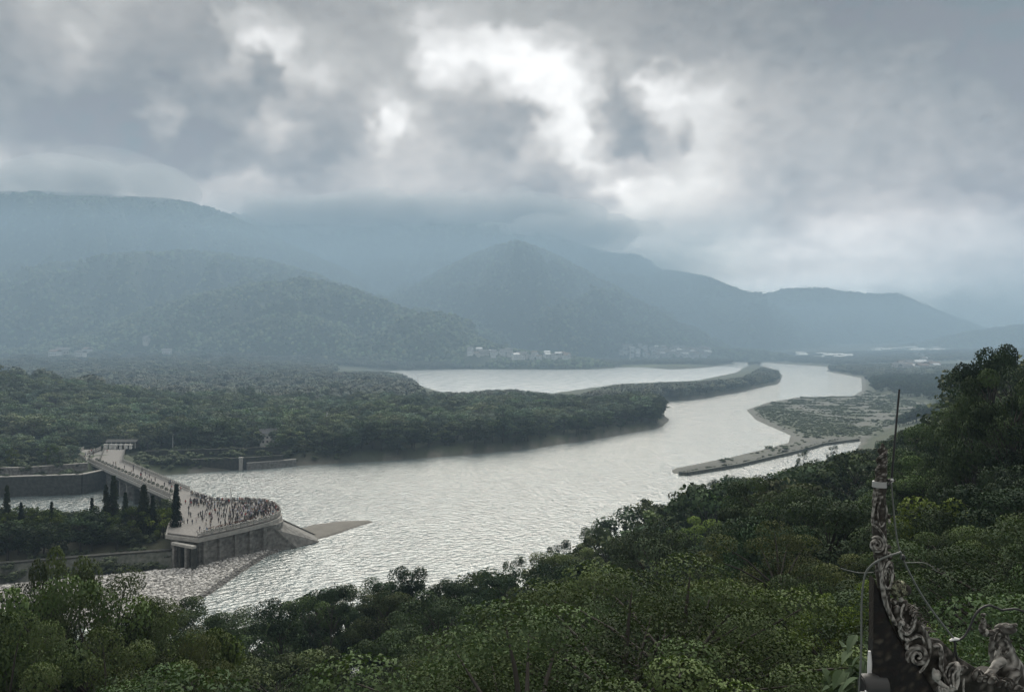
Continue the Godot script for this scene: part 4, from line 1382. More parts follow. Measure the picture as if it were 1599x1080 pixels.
func plan_villages():
	rng.seed = 404
	for c in VILLAGES:
		var tries := 0
		var made := 0
		while made < c[4] and tries < 400:
			tries += 1
			var bx: float = sp(c[0], c[1]) / 1000.0
			var fall: float = sp(c[2], c[3]) / 1000.0
			var d := 1500.0
			while d < 6000.0:
				if EYE.y - fall * d <= land_top(V(bx * d, -d)) + 2.0: break
				d += 20.0
			if d > 5900.0: continue
			var p := V(bx * d, -d)
			var free := true
			for h in house_spots:
				if h[0].distance_to(p) < 17.0: free = false
			if not free: continue
			if lookup(p)[1] < 8.0 and land_top(p) < 3.0: continue
			house_spots.append([p, land_top(p), c])
			house_cells[Vector2i(floori(p.x / 25.0), floori(p.y / 25.0))] = true
			made += 1
	for q in [[-569, 15, 0], [-537, 14, 0], [-529, 11, 0], [-560, 13, 1], [-430, 12, 0], [-454, 0, 1]]:
		var d := 1500.0
		while d < 4000.0 and EYE.y - q[1] / 1000.0 * d > land_top(V(q[0] / 1000.0 * d, -d)) + 2.0: d += 20.0
		var p := V(q[0] / 1000.0 * d, -d)
		house_spots.append([p, land_top(p), [0, 0, 0, 0, 0, "lone pale house in the hazy woods on the far left", "lone houses in the left woods", 0], 1.5])
		house_cells[Vector2i(floori(p.x / 25.0), floori(p.y / 25.0))] = true

func near_house(p: Vector2) -> bool:
	for dx in [-8, 8]:
		for dz in [-6, 18]:
			if house_cells.has(Vector2i(floori((p.x + dx) / 25.0), floori((p.y - dz) / 25.0))): return true
	return false

func make_villages():
	rng.seed = 505
	var white := plain("white_wall", Color(0.74, 0.74, 0.72), 0.8)
	var cream := plain("cream_wall", Color(0.55, 0.53, 0.48), 0.8)
	var tile := plain("grey_tile", Color(0.11, 0.115, 0.12), 0.8)
	var red := plain("brown_tile", Color(0.16, 0.12, 0.10), 0.8)
	var metal := plain("pale_roof", Color(0.55, 0.58, 0.6), 0.5)
	var shapes := []
	for s in [[13, 9, 8, 3.0], [16, 10, 9.5, 3.4], [34, 14, 9, 2.4]]:
		var w := MB.new()
		w.box(V3(0, s[2] / 2.0 - 3, 0), V3(s[0], s[2] + 6, s[1]))
		for e in [-1.0, 1.0]:
			w.tri(V3(e * s[0] / 2.0, s[2], -s[1] / 2.0), V3(e * s[0] / 2.0, s[2], s[1] / 2.0), V3(e * s[0] / 2.0, s[2] + s[3] * 0.9, 0))
		var r := MB.new()
		gable(r, V3(0, s[2] + 0.05, 0), s[0] + 1.6, s[1] + 2.0, s[3])
		var g := MB.new()
		for f in int(s[2] / 3.0):
			var x: float = -s[0] / 2.0 + 2.0
			while x < s[0] / 2.0 - 1.0:
				g.box(V3(x, 1.7 + f * 3.0, s[1] / 2.0), V3(1.4, 1.5, 0.16))
				x += 3.2
		shapes.append([w, r, g])
	var glass := plain("dark_pane", Color(0.05, 0.06, 0.07), 0.3)
	var built := []
	for k in 3:
		var s = shapes[k]
		built.append([[s[0].mesh(white), s[0].mesh(cream)], [s[1].mesh(tile), s[1].mesh(red), s[1].mesh(metal)], s[2].mesh(glass)])
	for h in house_spots:
		var look: int = h[2][7]
		var b = built[look]
		var o := base("building" if look == 2 else "house", V3(h[0].x, h[1], h[0].y), sp(-0.7, 0.7))
		tag(o, h[2][5], "building" if look == 2 else "house", h[2][6])
		put("wall", b[0][1 if u() < 0.3 else 0], o)
		put("roof", b[1][2 if look == 2 or u() < 0.25 else (1 if u() < 0.3 else 0)], o)
		put("windows", b[2], o).set_meta("kind", "stuff")
		o.scale = Vector3.ONE * sp(1.05, 1.5) * (1.5 if h.size() > 3 else 1.0)
	# two houses on the wooded bank and the old hall on the peninsula, near enough to show windows
	for q in [[V3(-133, 8.5, -441), 0.2, 0.75, "small white house half hidden by trees behind the river wall"], [V3(96, 3.5, -655), -0.4, 0.95, "old white hall among the trees at the tip of the peninsula"], [V3(-118, 8.0, -446), -0.1, 0.5, "white shed beside the house behind the river wall"], [V3(84, 3.0, -640), 0.3, 0.6, "low pale hut below the hall on the peninsula"]]:
		var o := base("house", q[0], q[1])
		tag(o, q[3], "house")
		o.scale = Vector3.ONE * q[2]
		put("wall", built[0][0][0], o)
		put("roof", built[0][1][0], o)
		for x in [-4.2, -1.4, 1.4, 4.2]:
			for y in [1.8, 5.0]:
				var w := MB.new()
				w.box(V3(x, y, 4.55), V3(1.3, 1.5, 0.2))
				put("window", w.mesh(glass), o)
	# masts
	lattice(V3(-110, ground_y(-110, -478) + 1.0, -478), 15.0, 1.6, "lattice pylon standing out of the trees on the far bank")
	var p := V(-630, -2585)
	lattice(V3(p.x, land_top(p), p.y), 34.0, 3.2, "tall pylon on top of the rounded hill left of the lake")
	p = V(3005, -6150)
	lattice(V3(p.x, land_top(p), p.y), 60.0, 6.0, "mast on the flat-topped hill at the right")
	lattice(V3(-133, 4, -1135), 14.0, 1.2, "small mast above the trees at the near shore of the lake")
	for q in [[0.147, 2650.0, 55.0, "thin white chimney rising behind the lakeside village"], [0.532, 3300.0, 36.0, "slanting white mast at the end of the right terrace"]]:
		var at := V(q[0] * q[1], -q[1])
		var o := base("chimney" if q[2] > 50 else "mast", V3(at.x, land_top(at), at.y))
		tag(o, q[3], "chimney" if q[2] > 50 else "mast")
		var c := MB.new()
		c.tube([V3(0, -2, 0), V3(0.0 if q[2] > 50 else 3.5, q[2] * 0.5, 0), V3(0.0 if q[2] > 50 else 7.0, q[2], 0)], [2.0, 1.5, 1.1], 10)
		put("shaft", c.mesh(plain("white_wall", Color.WHITE)), o)
		var b := MB.new()
		b.box(V3(0, 0, 0), V3(6, 4, 6))
		put("foot", b.mesh(plain("cream_wall", Color.WHITE)), o)

func lattice(at: Vector3, h: float, w: float, label: String):
	var o := base("pylon", at)
	tag(o, label, "pylon")
	var m := plain("pale_steel", Color(0.4, 0.41, 0.42), 0.5)
	var legs := MB.new()
	var brace := MB.new()
	var t := maxf(0.12, h * 0.009)
	var at_ := func(k: int, y: float) -> Vector3:
		var r := w * (1.0 - 0.85 * y / h)
		return V3(r if k % 3 == 0 else -r, y, r if k < 2 else -r)
	for k in 4:
		legs.beam(at_.call(k, 0.0), at_.call(k, h), t, t)
	put("legs", legs.mesh(m), o)
	for j in 6:
		for k in 4:
			brace.beam(at_.call(k, h * j / 6.0), at_.call((k + 1) % 4, h * (j + 1) / 6.0), t * 0.6, t * 0.6)
			brace.beam(at_.call(k, h * (j + 1) / 6.0), at_.call((k + 1) % 4, h * (j + 1) / 6.0), t * 0.6, t * 0.6)
	put("bracing", brace.mesh(m), o)
	for y in [0.72, 0.86]:
		var arm := MB.new()
		arm.beam(V3(-w * 1.3, h * y, 0), V3(w * 1.3, h * y, 0), t, t)
		put("arm", arm.mesh(m), o)

# scrub on the gravel flats, bushes above the canal wall, foam in the channel
func make_scrub():
	rng.seed = 606
	var places := []
	var tints := []
	var tries := 0
	while places.size() < 5200 and tries < 60000:
		tries += 1
		var p := V(sp(80, 480), sp(-1080, -380))
		var g := lookup(p)
		if g[2] != 2 or g[1] < 3.0: continue
		var green := scrub_share(p, g[1])
		if u() > green * 0.8 + 0.015: continue
		var s := sp(0.06, 0.2) * (1.9 if u() < 0.06 else 1.0)
		places.append(Transform3D(Basis(Vector3.UP, u() * TAU).scaled(V3(s * 1.8, s * 0.8, s * 1.8)), V3(p.x, g[0] - s * 2.0, p.y)))
		var t := sp(0.7, 1.4)
		tints.append(Color(0.08 * t, 0.105 * t, 0.055 * t))
	for q in along([V(83, -388), V(116, -414), V(169, -472), V(214, -527)], 1.1):
		if u() < 0.35: continue
		var s := sp(0.04, 0.14) * (2.0 if u() < 0.08 else 1.0)
		var t := sp(0.5, 1.3)
		places.append(Transform3D(Basis(Vector3.UP, u() * TAU).scaled(V3(s * 1.9, s * 0.9, s * 1.7)), V3(q[0].x + sp(-2.5, 1.6), 1.1 - s * 2.5, q[0].y + sp(-2.0, 2.2))))
		tints.append(Color(0.075 * t, 0.09 * t, 0.055 * t))
	tag(scatter("scrub", far_tree(71, 160, 1.4, 0.7), places, tints), "low scrub and reeds growing on the gravel flats", "scrub")
	places = []; tints = []
	tries = 0
	while places.size() < 900 and tries < 40000:
		tries += 1
		var p := V(sp(-330, -90), sp(-450, -316))
		var g := lookup(p)
		if g[2] != 1 or g[1] < 1.6: continue
		if Geometry2D.is_point_in_polygon(p, PackedVector2Array(BRIDGE_CLEAR)): continue
		var s := sp(0.22, 0.62) * (0.6 if g[1] < 7.0 else 1.0)
		places.append(Transform3D(Basis(Vector3.UP, u() * TAU).scaled(V3(s * 1.5, s, s * 1.5)), V3(p.x, g[0] - s * 2.0, p.y)))
		var t := sp(0.6, 1.5)
		tints.append(Color(0.075 * t, 0.10 * t, 0.05 * t))
	for row in [[[V(-300, -323), V(-211, -330.5), V(-180, -337)], 8.0, 0.7], [[V(-300, -331), V(-205, -340), V(-186, -353)], 10.2, 0.9], [[V(-177, -393), V(-135, -404), V(-118, -414)], 5.2, 0.9], [[V(-186, -408), V(-150, -416), V(-118, -427)], 8.2, 1.0]]:
		for q in along(row[0], 1.5):
			if u() > row[2] * 0.8: continue
			var s := sp(0.1, 0.34)
			var t := sp(0.5, 1.4)
			places.append(Transform3D(Basis(Vector3.UP, u() * TAU).scaled(V3(s * 1.6, s * 1.1, s * 1.4)), V3(q[0].x + sp(), row[1] - s * 5.5 + sp(-1.2, 0.8), q[0].y + sp(-0.6, 1.2))))
			tints.append(Color(0.07 * t, 0.09 * t, 0.048 * t))
	print("bushes ", places.size())
	tag(scatter("bank_bushes", far_tree(72, 260, 1.0, 0.9), places, tints), "bushes and creepers over the bank above the canal and river walls", "bushes")
	places = []; tints = []
	tries = 0
	while places.size() < 520 and tries < 20000:
		tries += 1
		var p := V(sp(-240, -90), sp(-276, -206))
		var g := lookup(p)
		if g[2] != 4 or g[1] < 1.2 or Geometry2D.is_point_in_polygon(p + V(3, 0), PackedVector2Array(PLATFORM)): continue
		var s := sp(0.18, 0.5)
		places.append(Transform3D(Basis(Vector3.UP, u() * TAU).scaled(V3(s * 1.5, s, s * 1.5)), V3(p.x, g[0] - s * 2.0, p.y)))
		var t := sp(0.5, 1.5)
		tints.append(Color(0.06 * t, 0.08 * t, 0.04 * t))
	for q in along([V(-300, -196), V(-190, -200), V(-136, -207.5), V(-112, -216), V(-95, -222)], 0.9):
		if u() < 0.12: continue
		var s := sp(0.1, 0.4)
		var t := sp(0.5, 1.3)
		places.append(Transform3D(Basis(Vector3.UP, u() * TAU).scaled(V3(s * 1.7, s, s * 1.5)), V3(q[0].x + sp(), 0.4 - s * 2.0 + sp(0, 3.4) * u(), q[0].y + sp(-4.4, 1.2))))
		tints.append(Color(0.06 * t, 0.08 * t, 0.04 * t))
	tag(scatter("island_bushes", far_tree(73, 260, 1.0, 0.9), places, tints), "undergrowth below the trees of the levee island", "bushes")
	# foam
	var mb := MB.new()
	for k in 420:
		var a := V3(-168 + rng.randfn() * 22.0, 0.02, -281.0 + rng.randfn() * 1.8 + sp(-2, 2))
		if a.x > -128 or a.x < -240: continue
		var l := sp(0.8, 3.2)
		var w := sp(0.3, 0.8)
		var h := sp(0.1, 0.4)
		var tw := sp(-0.4, 0.4)
		var ex := V3(cos(tw), 0, sin(tw)) * l
		var ez := V3(-sin(tw), 0, cos(tw)) * w
		for c in [[ex, ez], [ez, -ex], [-ex, -ez], [-ez, ex]]:
			mb.tri(a + V3(0, h, 0), a + c[0], a + c[1])
	var foam := put("rapids", mb.mesh(plain("foam", Color(0.8, 0.82, 0.82), 0.9)))
	foam.set_meta("kind", "stuff")
	tag(foam, "white broken water in the channel behind the levee island", "rapids")

func scrub_share(p: Vector2, inland: float) -> float:
	var t := 0.5 + 0.5 * soft.get_noise_2d(p.x * 2.3, p.y * 2.3)
	var share := smoothstep(0.40, 0.52, t) * clampf((inland - 6.0) / 10.0, 0, 1)
	if p.y < -545 and p.y > -800 and p.x < 292: share = maxf(share * 0.4, clampf((inland - 4.0) / 8.0, 0, 1) * clampf((278.0 - p.x + (t - 0.5) * 90.0) / 14.0, 0.0, 1.0))
	return share

# ---------------------------------------------------------------- the carved ridge end in the foreground

const UNIT := 0.00398          # metres per unit of the drawing of the ornament, which hangs 5 m from the eye
const ORNAMENT_AT := Vector3(2.3107, 59.8486, -5.0)

func d2(x: float, y: float, z := 0.0) -> Vector3:      # drawing units (x right, y down) to metres in the ornament's own axes
	return V3((x - 1380.0) * UNIT, (1080.0 - y) * UNIT, z)

func curve(points: Array, z := 0.0, fine := 5) -> Array:   # a smooth line through drawing points [x, y] or [x, y, z]
	var p := []
	for q in points: p.append(d2(q[0], q[1], z + (q[2] if q.size() > 2 else 0.0)))
	var out := []
	for k in p.size() - 1:
		var a: Vector3 = p[maxi(k - 1, 0)]; var b: Vector3 = p[k]; var c: Vector3 = p[k + 1]; var d: Vector3 = p[mini(k + 2, p.size() - 1)]
		for j in fine:
			out.append(b.cubic_interpolate(c, a, d, float(j) / fine))
	out.append(p[-1])
	return out

func spiral(x: float, y: float, r: float, turns: float, start: float, z := 0.0, inner := 0.12) -> Array:
	var out := []
	var n := int(absf(turns) * 18)
	for k in n + 1:
		var t := float(k) / n
		var a := start + TAU * turns * t
		var rr := r * lerpf(1.0, inner, t)
		out.append(d2(x + cos(a) * rr, y + sin(a) * rr, z))
	return out

# carved stone tone: pale where lime is left, dark with soot and moss elsewhere (its own staining, from noise)
var soot := 1.0

func stone_tone(p: Vector3, pale: float) -> Color:
	var t := clampf(0.34 + rough.get_noise_3d(p.x * 2600, p.y * 2600, p.z * 2600) * 0.95 + rough.get_noise_3d(p.x * 9000, p.y * 9000, p.z * 9000) * 0.9 + pale, 0.0, 1.0)
	var c := Color(0.03, 0.027, 0.022).lerp(Color(0.42, 0.405, 0.375), smoothstep(0.12, 0.92, t))
	return c.lerp(Color(c.r * 0.24, c.g * 0.215, c.b * 0.18), 1.0 - soot)

# a carved roll along a line: its tone varies over the surface, and wear has chipped it unevenly
func carve(mb: MB, line: Array, r0: float, r1: float, pale: float, sides := 8, bulge := 0.0):
	var rings := []
	var last := Vector3.ZERO
	var n := line.size()
	for k in n:
		var t := float(k) / (n - 1)
		var p: Vector3 = line[k]
		var r := (lerpf(r0, r1, t) + bulge * sin(t * PI)) * UNIT * sqrt(maxf(0.12, 1.0 - pow(absf(2.0 * t - 1.0), 9.0))) * 0.9
		var dir: Vector3 = (line[mini(k + 1, n - 1)] - line[maxi(k - 1, 0)]).normalized()
		var x := last - dir * last.dot(dir)
		if x.length() < 0.05: x = dir.cross(V3(0.31, 0.2, 0.93))
		x = x.normalized()
		last = x
		var y := dir.cross(x)
		var ring := []
		for s in sides:
			var a := TAU * s / sides
			var out := x * cos(a) + y * sin(a)
			var at := p + out * r
			at = p + out * r * (1.0 + 0.2 * rough.get_noise_3d(at.x * 3600, at.y * 3600, at.z * 3600 + 50.0))
			ring.append([at, out, stone_tone(at, pale)])
		rings.append(ring)
	for k in n - 1:
		for s in sides:
			var q := (s + 1) % sides
			var a = rings[k][s]; var b = rings[k][q]; var c = rings[k + 1][q]; var d = rings[k + 1][s]
			mb.smooth_tri(a[0], b[0], c[0], a[1], b[1], c[1], a[2], b[2], c[2])
			mb.smooth_tri(a[0], c[0], d[0], a[1], c[1], d[1], a[2], c[2], d[2])
	for k in [0, n - 1]:
		var end: Vector3 = (line[k] - line[1 if k == 0 else k - 1]).normalized()
		var tone := stone_tone(line[k], pale)
		for s in sides:
			var a = rings[k][s]; var b = rings[k][(s + 1) % sides]
			mb.smooth_tri(line[k], a[0], b[0], end, a[1], b[1], tone, a[2], b[2])

# a rounded, uneven lump
func lump(mb: MB, at: Vector3, r: Vector3, pale: float, uneven := 0.25, rows := 8):
	var cols := rows + 4
	var grid := []
	for j in rows + 1:
		var ring := []
		for i in cols:
			var e := -PI / 2 + PI * j / rows
			var a := TAU * i / cols
			var d := V3(cos(a) * cos(e), sin(e), sin(a) * cos(e))
			var q := 1.0 + uneven * rough.get_noise_3d(at.x * 900 + d.x * 26, at.y * 900 + d.y * 26, d.z * 26) * 1.6
			ring.append([at + d * r * q, d])
		grid.append(ring)
	for j in rows:
		for i in cols:
			var k := (i + 1) % cols
			var a = grid[j][i]; var b = grid[j][k]; var c = grid[j + 1][k]; var d = grid[j + 1][i]
			var ca := stone_tone(a[0], pale); var cb := stone_tone(b[0], pale); var cc := stone_tone(c[0], pale); var cd := stone_tone(d[0], pale)
			mb.smooth_tri(a[0], b[0], c[0], a[1], b[1], c[1], ca, cb, cc)
			mb.smooth_tri(a[0], c[0], d[0], a[1], c[1], d[1], ca, cc, cd)

# a slab cut to an outline, its face broken up by a fine grid of dents
func slab(mb: MB, outline: Array, z0: float, z1: float, pale: float, cell := 5.0):
	var poly := PackedVector2Array()
	for q in outline: poly.append(Vector2(q[0], q[1]))
	var lo := Vector2(1e9, 1e9); var hi := -lo
	for p in poly:
		lo = lo.min(p); hi = hi.max(p)
	var flat := Array(poly)
	var x := lo.x
	while x < hi.x:
		var y := lo.y
		while y < hi.y:
			for piece in Geometry2D.intersect_polygons(poly, PackedVector2Array([Vector2(x, y), Vector2(x + cell, y), Vector2(x + cell, y + cell), Vector2(x, y + cell)])):
				var idx := Geometry2D.triangulate_polygon(piece)
				var top := []
				var tone := []
				for p in piece:
					tone.append(stone_tone(d2(p.x, p.y), pale))
					var edge := clampf(absf(shore_distance(flat, p)) / 9.0, 0.0, 1.0)
					var z := z1 - (1.0 - edge) * (1.0 - edge) * (z1 - z0) * 0.45 + rough.get_noise_2d(p.x * 9.0, p.y * 9.0) * 0.012
					top.append(d2(p.x, p.y, z))
				for k in range(0, idx.size(), 3):
					var a: Vector3 = top[idx[k]]; var b: Vector3 = top[idx[k + 1]]; var c: Vector3 = top[idx[k + 2]]
					var nn := (b - a).cross(c - a).normalized()
					if nn.z < 0: nn = -nn
					nn = (nn + V3(0, 0, 1.2)).normalized()
					mb.smooth_tri(a, b, c, nn, nn, nn, tone[idx[k]], tone[idx[k + 1]], tone[idx[k + 2]])
			y += cell
		x += cell
	for k in poly.size():
		var a := poly[k]; var b := poly[(k + 1) % poly.size()]
		var zz := z1 - (z1 - z0) * 0.45
		var side := V3(b.y - a.y, b.x - a.x, 0).normalized()
		var ct := stone_tone(d2(a.x, a.y), pale)
		mb.smooth_tri(d2(a.x, a.y, z0), d2(b.x, b.y, z0), d2(b.x, b.y, zz), side, side, side, ct, ct, ct)
		mb.smooth_tri(d2(a.x, a.y, z0), d2(b.x, b.y, zz), d2(a.x, a.y, zz), side, side, side, ct, ct, ct)
	var back := Geometry2D.triangulate_polygon(poly)
	for k in range(0, back.size(), 3):
		var dark := Color(0.05, 0.045, 0.04)
		mb.smooth_tri(d2(poly[back[k]].x, poly[back[k]].y, z0), d2(poly[back[k + 1]].x, poly[back[k + 1]].y, z0), d2(poly[back[k + 2]].x, poly[back[k + 2]].y, z0), V3(0, 0, -1), V3(0, 0, -1), V3(0, 0, -1), dark, dark, dark)

func carved_material() -> StandardMaterial3D:
	return surface("carved_stone", Color(0.72, 0.72, 0.7), Color(1, 1, 1), 0.3, 0.35, 0.9, 91)

func make_ornament():
	rng.seed = 808
	var m := carved_material()
	var o := base("ridge_ornament", ORNAMENT_AT)
	tag(o, "weathered carved roof-ridge end curling up to a twisted point, in the right foreground", "ridge ornament")
	var b := MB.new()
	soot = 0.0
	slab(b, [[1366, 902], [1374, 924], [1385, 954], [1396, 981], [1409, 1004], [1424, 1022], [1442, 1049], [1462, 1083], [1482, 1130], [1500, 1190], [1346, 1190], [1356, 1120], [1362, 1060], [1365, 1000]], -0.07, 0.05, -0.36, 6.0)
	put("ridge_blade", b.mesh(m), o)
	soot = 1.0
	b = MB.new()
	carve(b, curve([[1379, 692], [1380, 712], [1378, 735], [1376, 752], [1374, 778], [1374, 806], [1374, 832], [1376, 866], [1379, 900], [1383, 935], [1392, 965]], 0.0, 12), 5.2, 8.5, -0.30, 16, 4.6)
	put("horn", b.mesh(m), o)
	b = MB.new()
	for s in 2:
		var line := []
		for k in 34:
			var t := k / 33.0
			var a := TAU * (1.55 * t + s * 0.5)
			line.append(d2(lerpf(1379.5, 1375.5, t) + cos(a) * 5.5, lerpf(700, 752, t), sin(a) * 5.5 * UNIT))
		carve(b, line, 2.6, 5.0, -0.2, 9)
	put("twist", b.mesh(m), o)
	b = MB.new()
	carve(b, curve([[1368, 766], [1363, 785], [1360.5, 803], [1360, 818]], 0.03), 2.2, 2.6, 0.12)
	carve(b, spiral(1366, 848, 13, 2.1, -2.2, 0.035), 3.4, 1.6, 0.22)
	carve(b, spiral(1366, 848, 8, 1.2, 0.6, 0.05), 2.4, 1.2, 0.1)
	carve(b, curve([[1375, 772], [1369, 786], [1367, 804], [1371, 820], [1378, 812], [1381, 796], [1378, 778]], 0.042), 1.5, 1.5, -0.05)
	carve(b, curve([[1361, 818], [1367, 822], [1374, 832], [1379, 846], [1378, 862]], 0.05), 2.4, 1.6, 0.2)
	put("volute", b.mesh(m), o)
	b = MB.new()
	lump(b, d2(1387, 806, 0.0), V3(5, 4, 5) * UNIT, -0.3)
	lump(b, d2(1386, 812, 0.03), V3(2.0, 3.5, 2.5) * UNIT, 0.4)
	lump(b, d2(1386, 853, 0.0), V3(6.5, 4, 6) * UNIT, -0.35)
	lump(b, d2(1389, 868, 0.0), V3(5.5, 6, 6) * UNIT, -0.3)
	lump(b, d2(1392, 884, -0.01), V3(5.5, 8, 6) * UNIT, -0.25)
	lump(b, d2(1396, 900, -0.01), V3(5, 6, 6) * UNIT, -0.28)
	put("knobs", b.mesh(m), o)
	b = MB.new()
	carve(b, curve([[1368, 866], [1371, 888], [1374, 912], [1379, 938], [1387, 958], [1396, 972]], 0.045), 3.2, 4.4, 0.10)
	carve(b, curve([[1376, 872], [1372, 886], [1374, 904], [1380, 914], [1386, 908], [1387, 894], [1383, 884], [1378, 890], [1378, 900]], 0.055), 2.6, 1.5, 0.25)
	carve(b, curve([[1384, 872], [1378, 880], [1374, 896]], 0.06), 2.6, 1.4, 0.12)
	carve(b, curve([[1386, 876], [1389, 890], [1387, 908], [1383, 916]], 0.05), 2.2, 1.6, 0.3)
	put("leaf_curl", b.mesh(m), o)
	# the moss-grown mane
	b = MB.new()
	lump(b, d2(1401, 917, 0.02), V3(13, 12, 12) * UNIT, -0.12, 0.2, 10)
	for k in 70:
		var a := u() * TAU
		var e := sp(-1.2, 1.4)
		var q := d2(1401, 917, 0.02) + V3(cos(a) * cos(e) * 13, sin(e) * 12, absf(sin(a)) * cos(e) * 12) * UNIT
		lump(b, q, Vector3.ONE * sp(1.8, 3.4) * UNIT, sp(-0.2, 0.12), 0.3, 4)
	put("curled_mane", b.mesh(surface("mossy_stone", Color(0.66, 0.72, 0.5), Color(0.95, 1, 0.8), 0.2, 0.4, 0.95, 92)), o)
	b = MB.new()
	lump(b, d2(1413, 917, 0.045), V3(5, 8, 4) * UNIT, -0.6)  # near-black lump: the shade of a hollow in the mane, put into colour
	lump(b, d2(1394, 936, 0.03), V3(5, 5, 5) * UNIT, -0.2)
	lump(b, d2(1404, 932, 0.035), V3(3.6, 5, 4) * UNIT, 0.42)
	lump(b, d2(1410, 938, 0.02), V3(7, 4, 5) * UNIT, -0.1)
	carve(b, curve([[1407, 938], [1403, 948], [1402, 958], [1406, 964]], 0.05), 1.8, 1.6, 0.5)
	carve(b, curve([[1400, 944], [1402, 962], [1408, 975], [1416, 984]], 0.015), 8.0, 10.0, -0.2)
	carve(b, curve([[1398, 968], [1403, 980], [1411, 984], [1419, 977], [1423, 964], [1424, 956]], 0.055), 3.6, 2.0, 0.24)
	carve(b, curve([[1402, 966], [1408, 975], [1415, 972], [1419, 960]], 0.06), 2.2, 1.4, -0.05)
	lump(b, d2(1402, 967, 0.06), V3(5, 4, 4) * UNIT, 0.4)
	carve(b, curve([[1399, 978], [1404, 990], [1413, 994], [1423, 990], [1433, 987]], 0.05), 3.8, 2.0, 0.2)
	put("kneeling_figure", b.mesh(m), o)
	b = MB.new()
	for k in 26:
		var x := lerpf(1412, 1446, u())
		var y := lerpf(940, 986, clampf((x - 1412) / 34.0 + sp() * 0.12, 0, 1))
		carve(b, curve([[x, y + 6], [x + sp(3, 7), y - sp(0, 5)], [x + sp(7, 15), y + sp(-8, 3)]], sp(-0.04, 0.05), 3), 2.6, 0.5, sp(-0.35, 0.1), 5)
	put("frond_crest", b.mesh(m), o)
	b = MB.new()
	soot = 0.35
	slab(b, [[1390, 945], [1402, 938], [1424, 948], [1440, 972], [1452, 998], [1474, 1002], [1500, 1028], [1530, 1046], [1566, 1072], [1610, 1088], [1610, 1190], [1490, 1190], [1462, 1086], [1442, 1050], [1422, 1020], [1404, 992]], -0.06, 0.015, -0.18, 6.0)
	put("carved_band", b.mesh(m), o)
	soot = 1.0
	b = MB.new()
	carve(b, spiral(1428, 1020, 17, 1.9, 2.6, 0.05), 5.2, 2.2, 0.12)
	carve(b, curve([[1434, 972], [1444, 990], [1447, 1008], [1444, 1026], [1436, 1040], [1430, 1046]], 0.045), 3.4, 2.4, 0.18)
	carve(b, curve([[1424, 986], [1434, 990], [1440, 1004]], 0.05), 2.8, 2.0, 0.0)
	carve(b, curve([[1412, 996], [1411, 1006], [1416, 1014], [1413, 1022]], 0.05), 3.6, 2.2, 0.05)
	put("scroll", b.mesh(m), o)
	b = MB.new()
	carve(b, curve([[1450, 1002], [1461, 1004], [1463, 1022], [1464, 1042], [1474, 1060], [1484, 1066]], 0.06), 4.4, 3.2, 0.02)
	carve(b, curve([[1450, 1036], [1453, 1050], [1464, 1062], [1478, 1069], [1486, 1060], [1487, 1044], [1490, 1030]], 0.07), 4.6, 3.0, 0.42)
	lump(b, d2(1453, 1046, 0.075), V3(6.5, 9, 6) * UNIT, 0.35)
	lump(b, d2(1466, 1072, 0.06), V3(9, 9, 7) * UNIT, 0.38)
	lump(b, d2(1488, 1036, 0.06), V3(5, 8, 6) * UNIT, 0.42)
	for k in 3:
		carve(b, curve([[1474 + k * 4, 1070], [1470 + k * 4.5, 1050], [1475 + k * 4, 1034 + k * 3], [1488 + k * 2, 1028 + k * 4]], 0.05 + 0.012 * k), 2.4, 1.8, [0.2, -0.1, 0.25][k])
	lump(b, d2(1470, 1042, 0.03), V3(7, 20, 5) * UNIT, -0.6)
	for k in 7:
		lump(b, d2(1456 + k * 4.4, 1064 + 3 * sin(k * 1.1), 0.09), V3(1.6, 2.6, 2) * UNIT, 0.5, 0.2, 4)
	put("dragon_jaw", b.mesh(m), o)
	b = MB.new()
	for k in 16:
		var x := 1496.0 + k * 6.5
		carve(b, curve([[x, 1052 + k * 1.9], [x + 6, 1040 + k * 2.2 + sp() * 5], [x + 15, 1046 + k * 2.2 + sp() * 5]], sp(-0.02, 0.05), 4), 5.5, 1.0, sp(-0.35, -0.05), 6)
	carve(b, curve([[1498, 1052], [1497, 1068], [1499, 1082]], 0.06), 2.0, 1.4, 0.4)
	put("mane_of_tiles", b.mesh(m), o)
	# the beast at the right
	var g := base("roof_beast", ORNAMENT_AT + V3(0, 0, -0.15))
	tag(g, "pale carved beast with one leg stretched out, at the right edge of the roof ridge", "roof figure")
	b = MB.new()
	carve(b, curve([[1612, 1092], [1600, 1064], [1590, 1034], [1586, 1010], [1590, 994]]), 30, 9, -0.08, 16, 2)
	carve(b, curve([[1584, 1036], [1572, 1046], [1562, 1058], [1548, 1068]], 0.06), 10, 3.5, 0.38, 10)
	carve(b, curve([[1578, 1018], [1573, 1034], [1571, 1052]], 0.05), 5, 3, 0.3)
	carve(b, curve([[1600, 1050], [1592, 1072], [1594, 1098]], 0.08), 11, 8, 0.02, 10)
	put("body", b.mesh(m), g)
	b = MB.new()
	lump(b, d2(1592, 992, 0.02), V3(17, 9, 12) * UNIT, -0.1)
	carve(b, curve([[1578, 996], [1572, 1010], [1574, 1026]], 0.05), 5, 3, -0.2)
	carve(b, curve([[1582, 1004], [1588, 1016], [1584, 1030], [1576, 1026]], 0.07), 3, 2, 0.1)
	carve(b, curve([[1606, 984], [1596, 985], [1586, 988]], 0.05), 3.5, 2.4, 0.05)
	put("head", b.mesh(m), g)
	b = MB.new()
	soot = 0.3
	slab(b, [[1545, 1074], [1575, 1066], [1640, 1076], [1640, 1150], [1530, 1150]], -0.12, 0.04, -0.25, 8.0)
	put("pedestal", b.mesh(m), g)
	soot = 1.0
	var f := base("bird_finial", ORNAMENT_AT + V3(0, 0, -0.1))
	tag(f, "small bird-shaped finial with a pale breast, left of the carved beast", "finial")
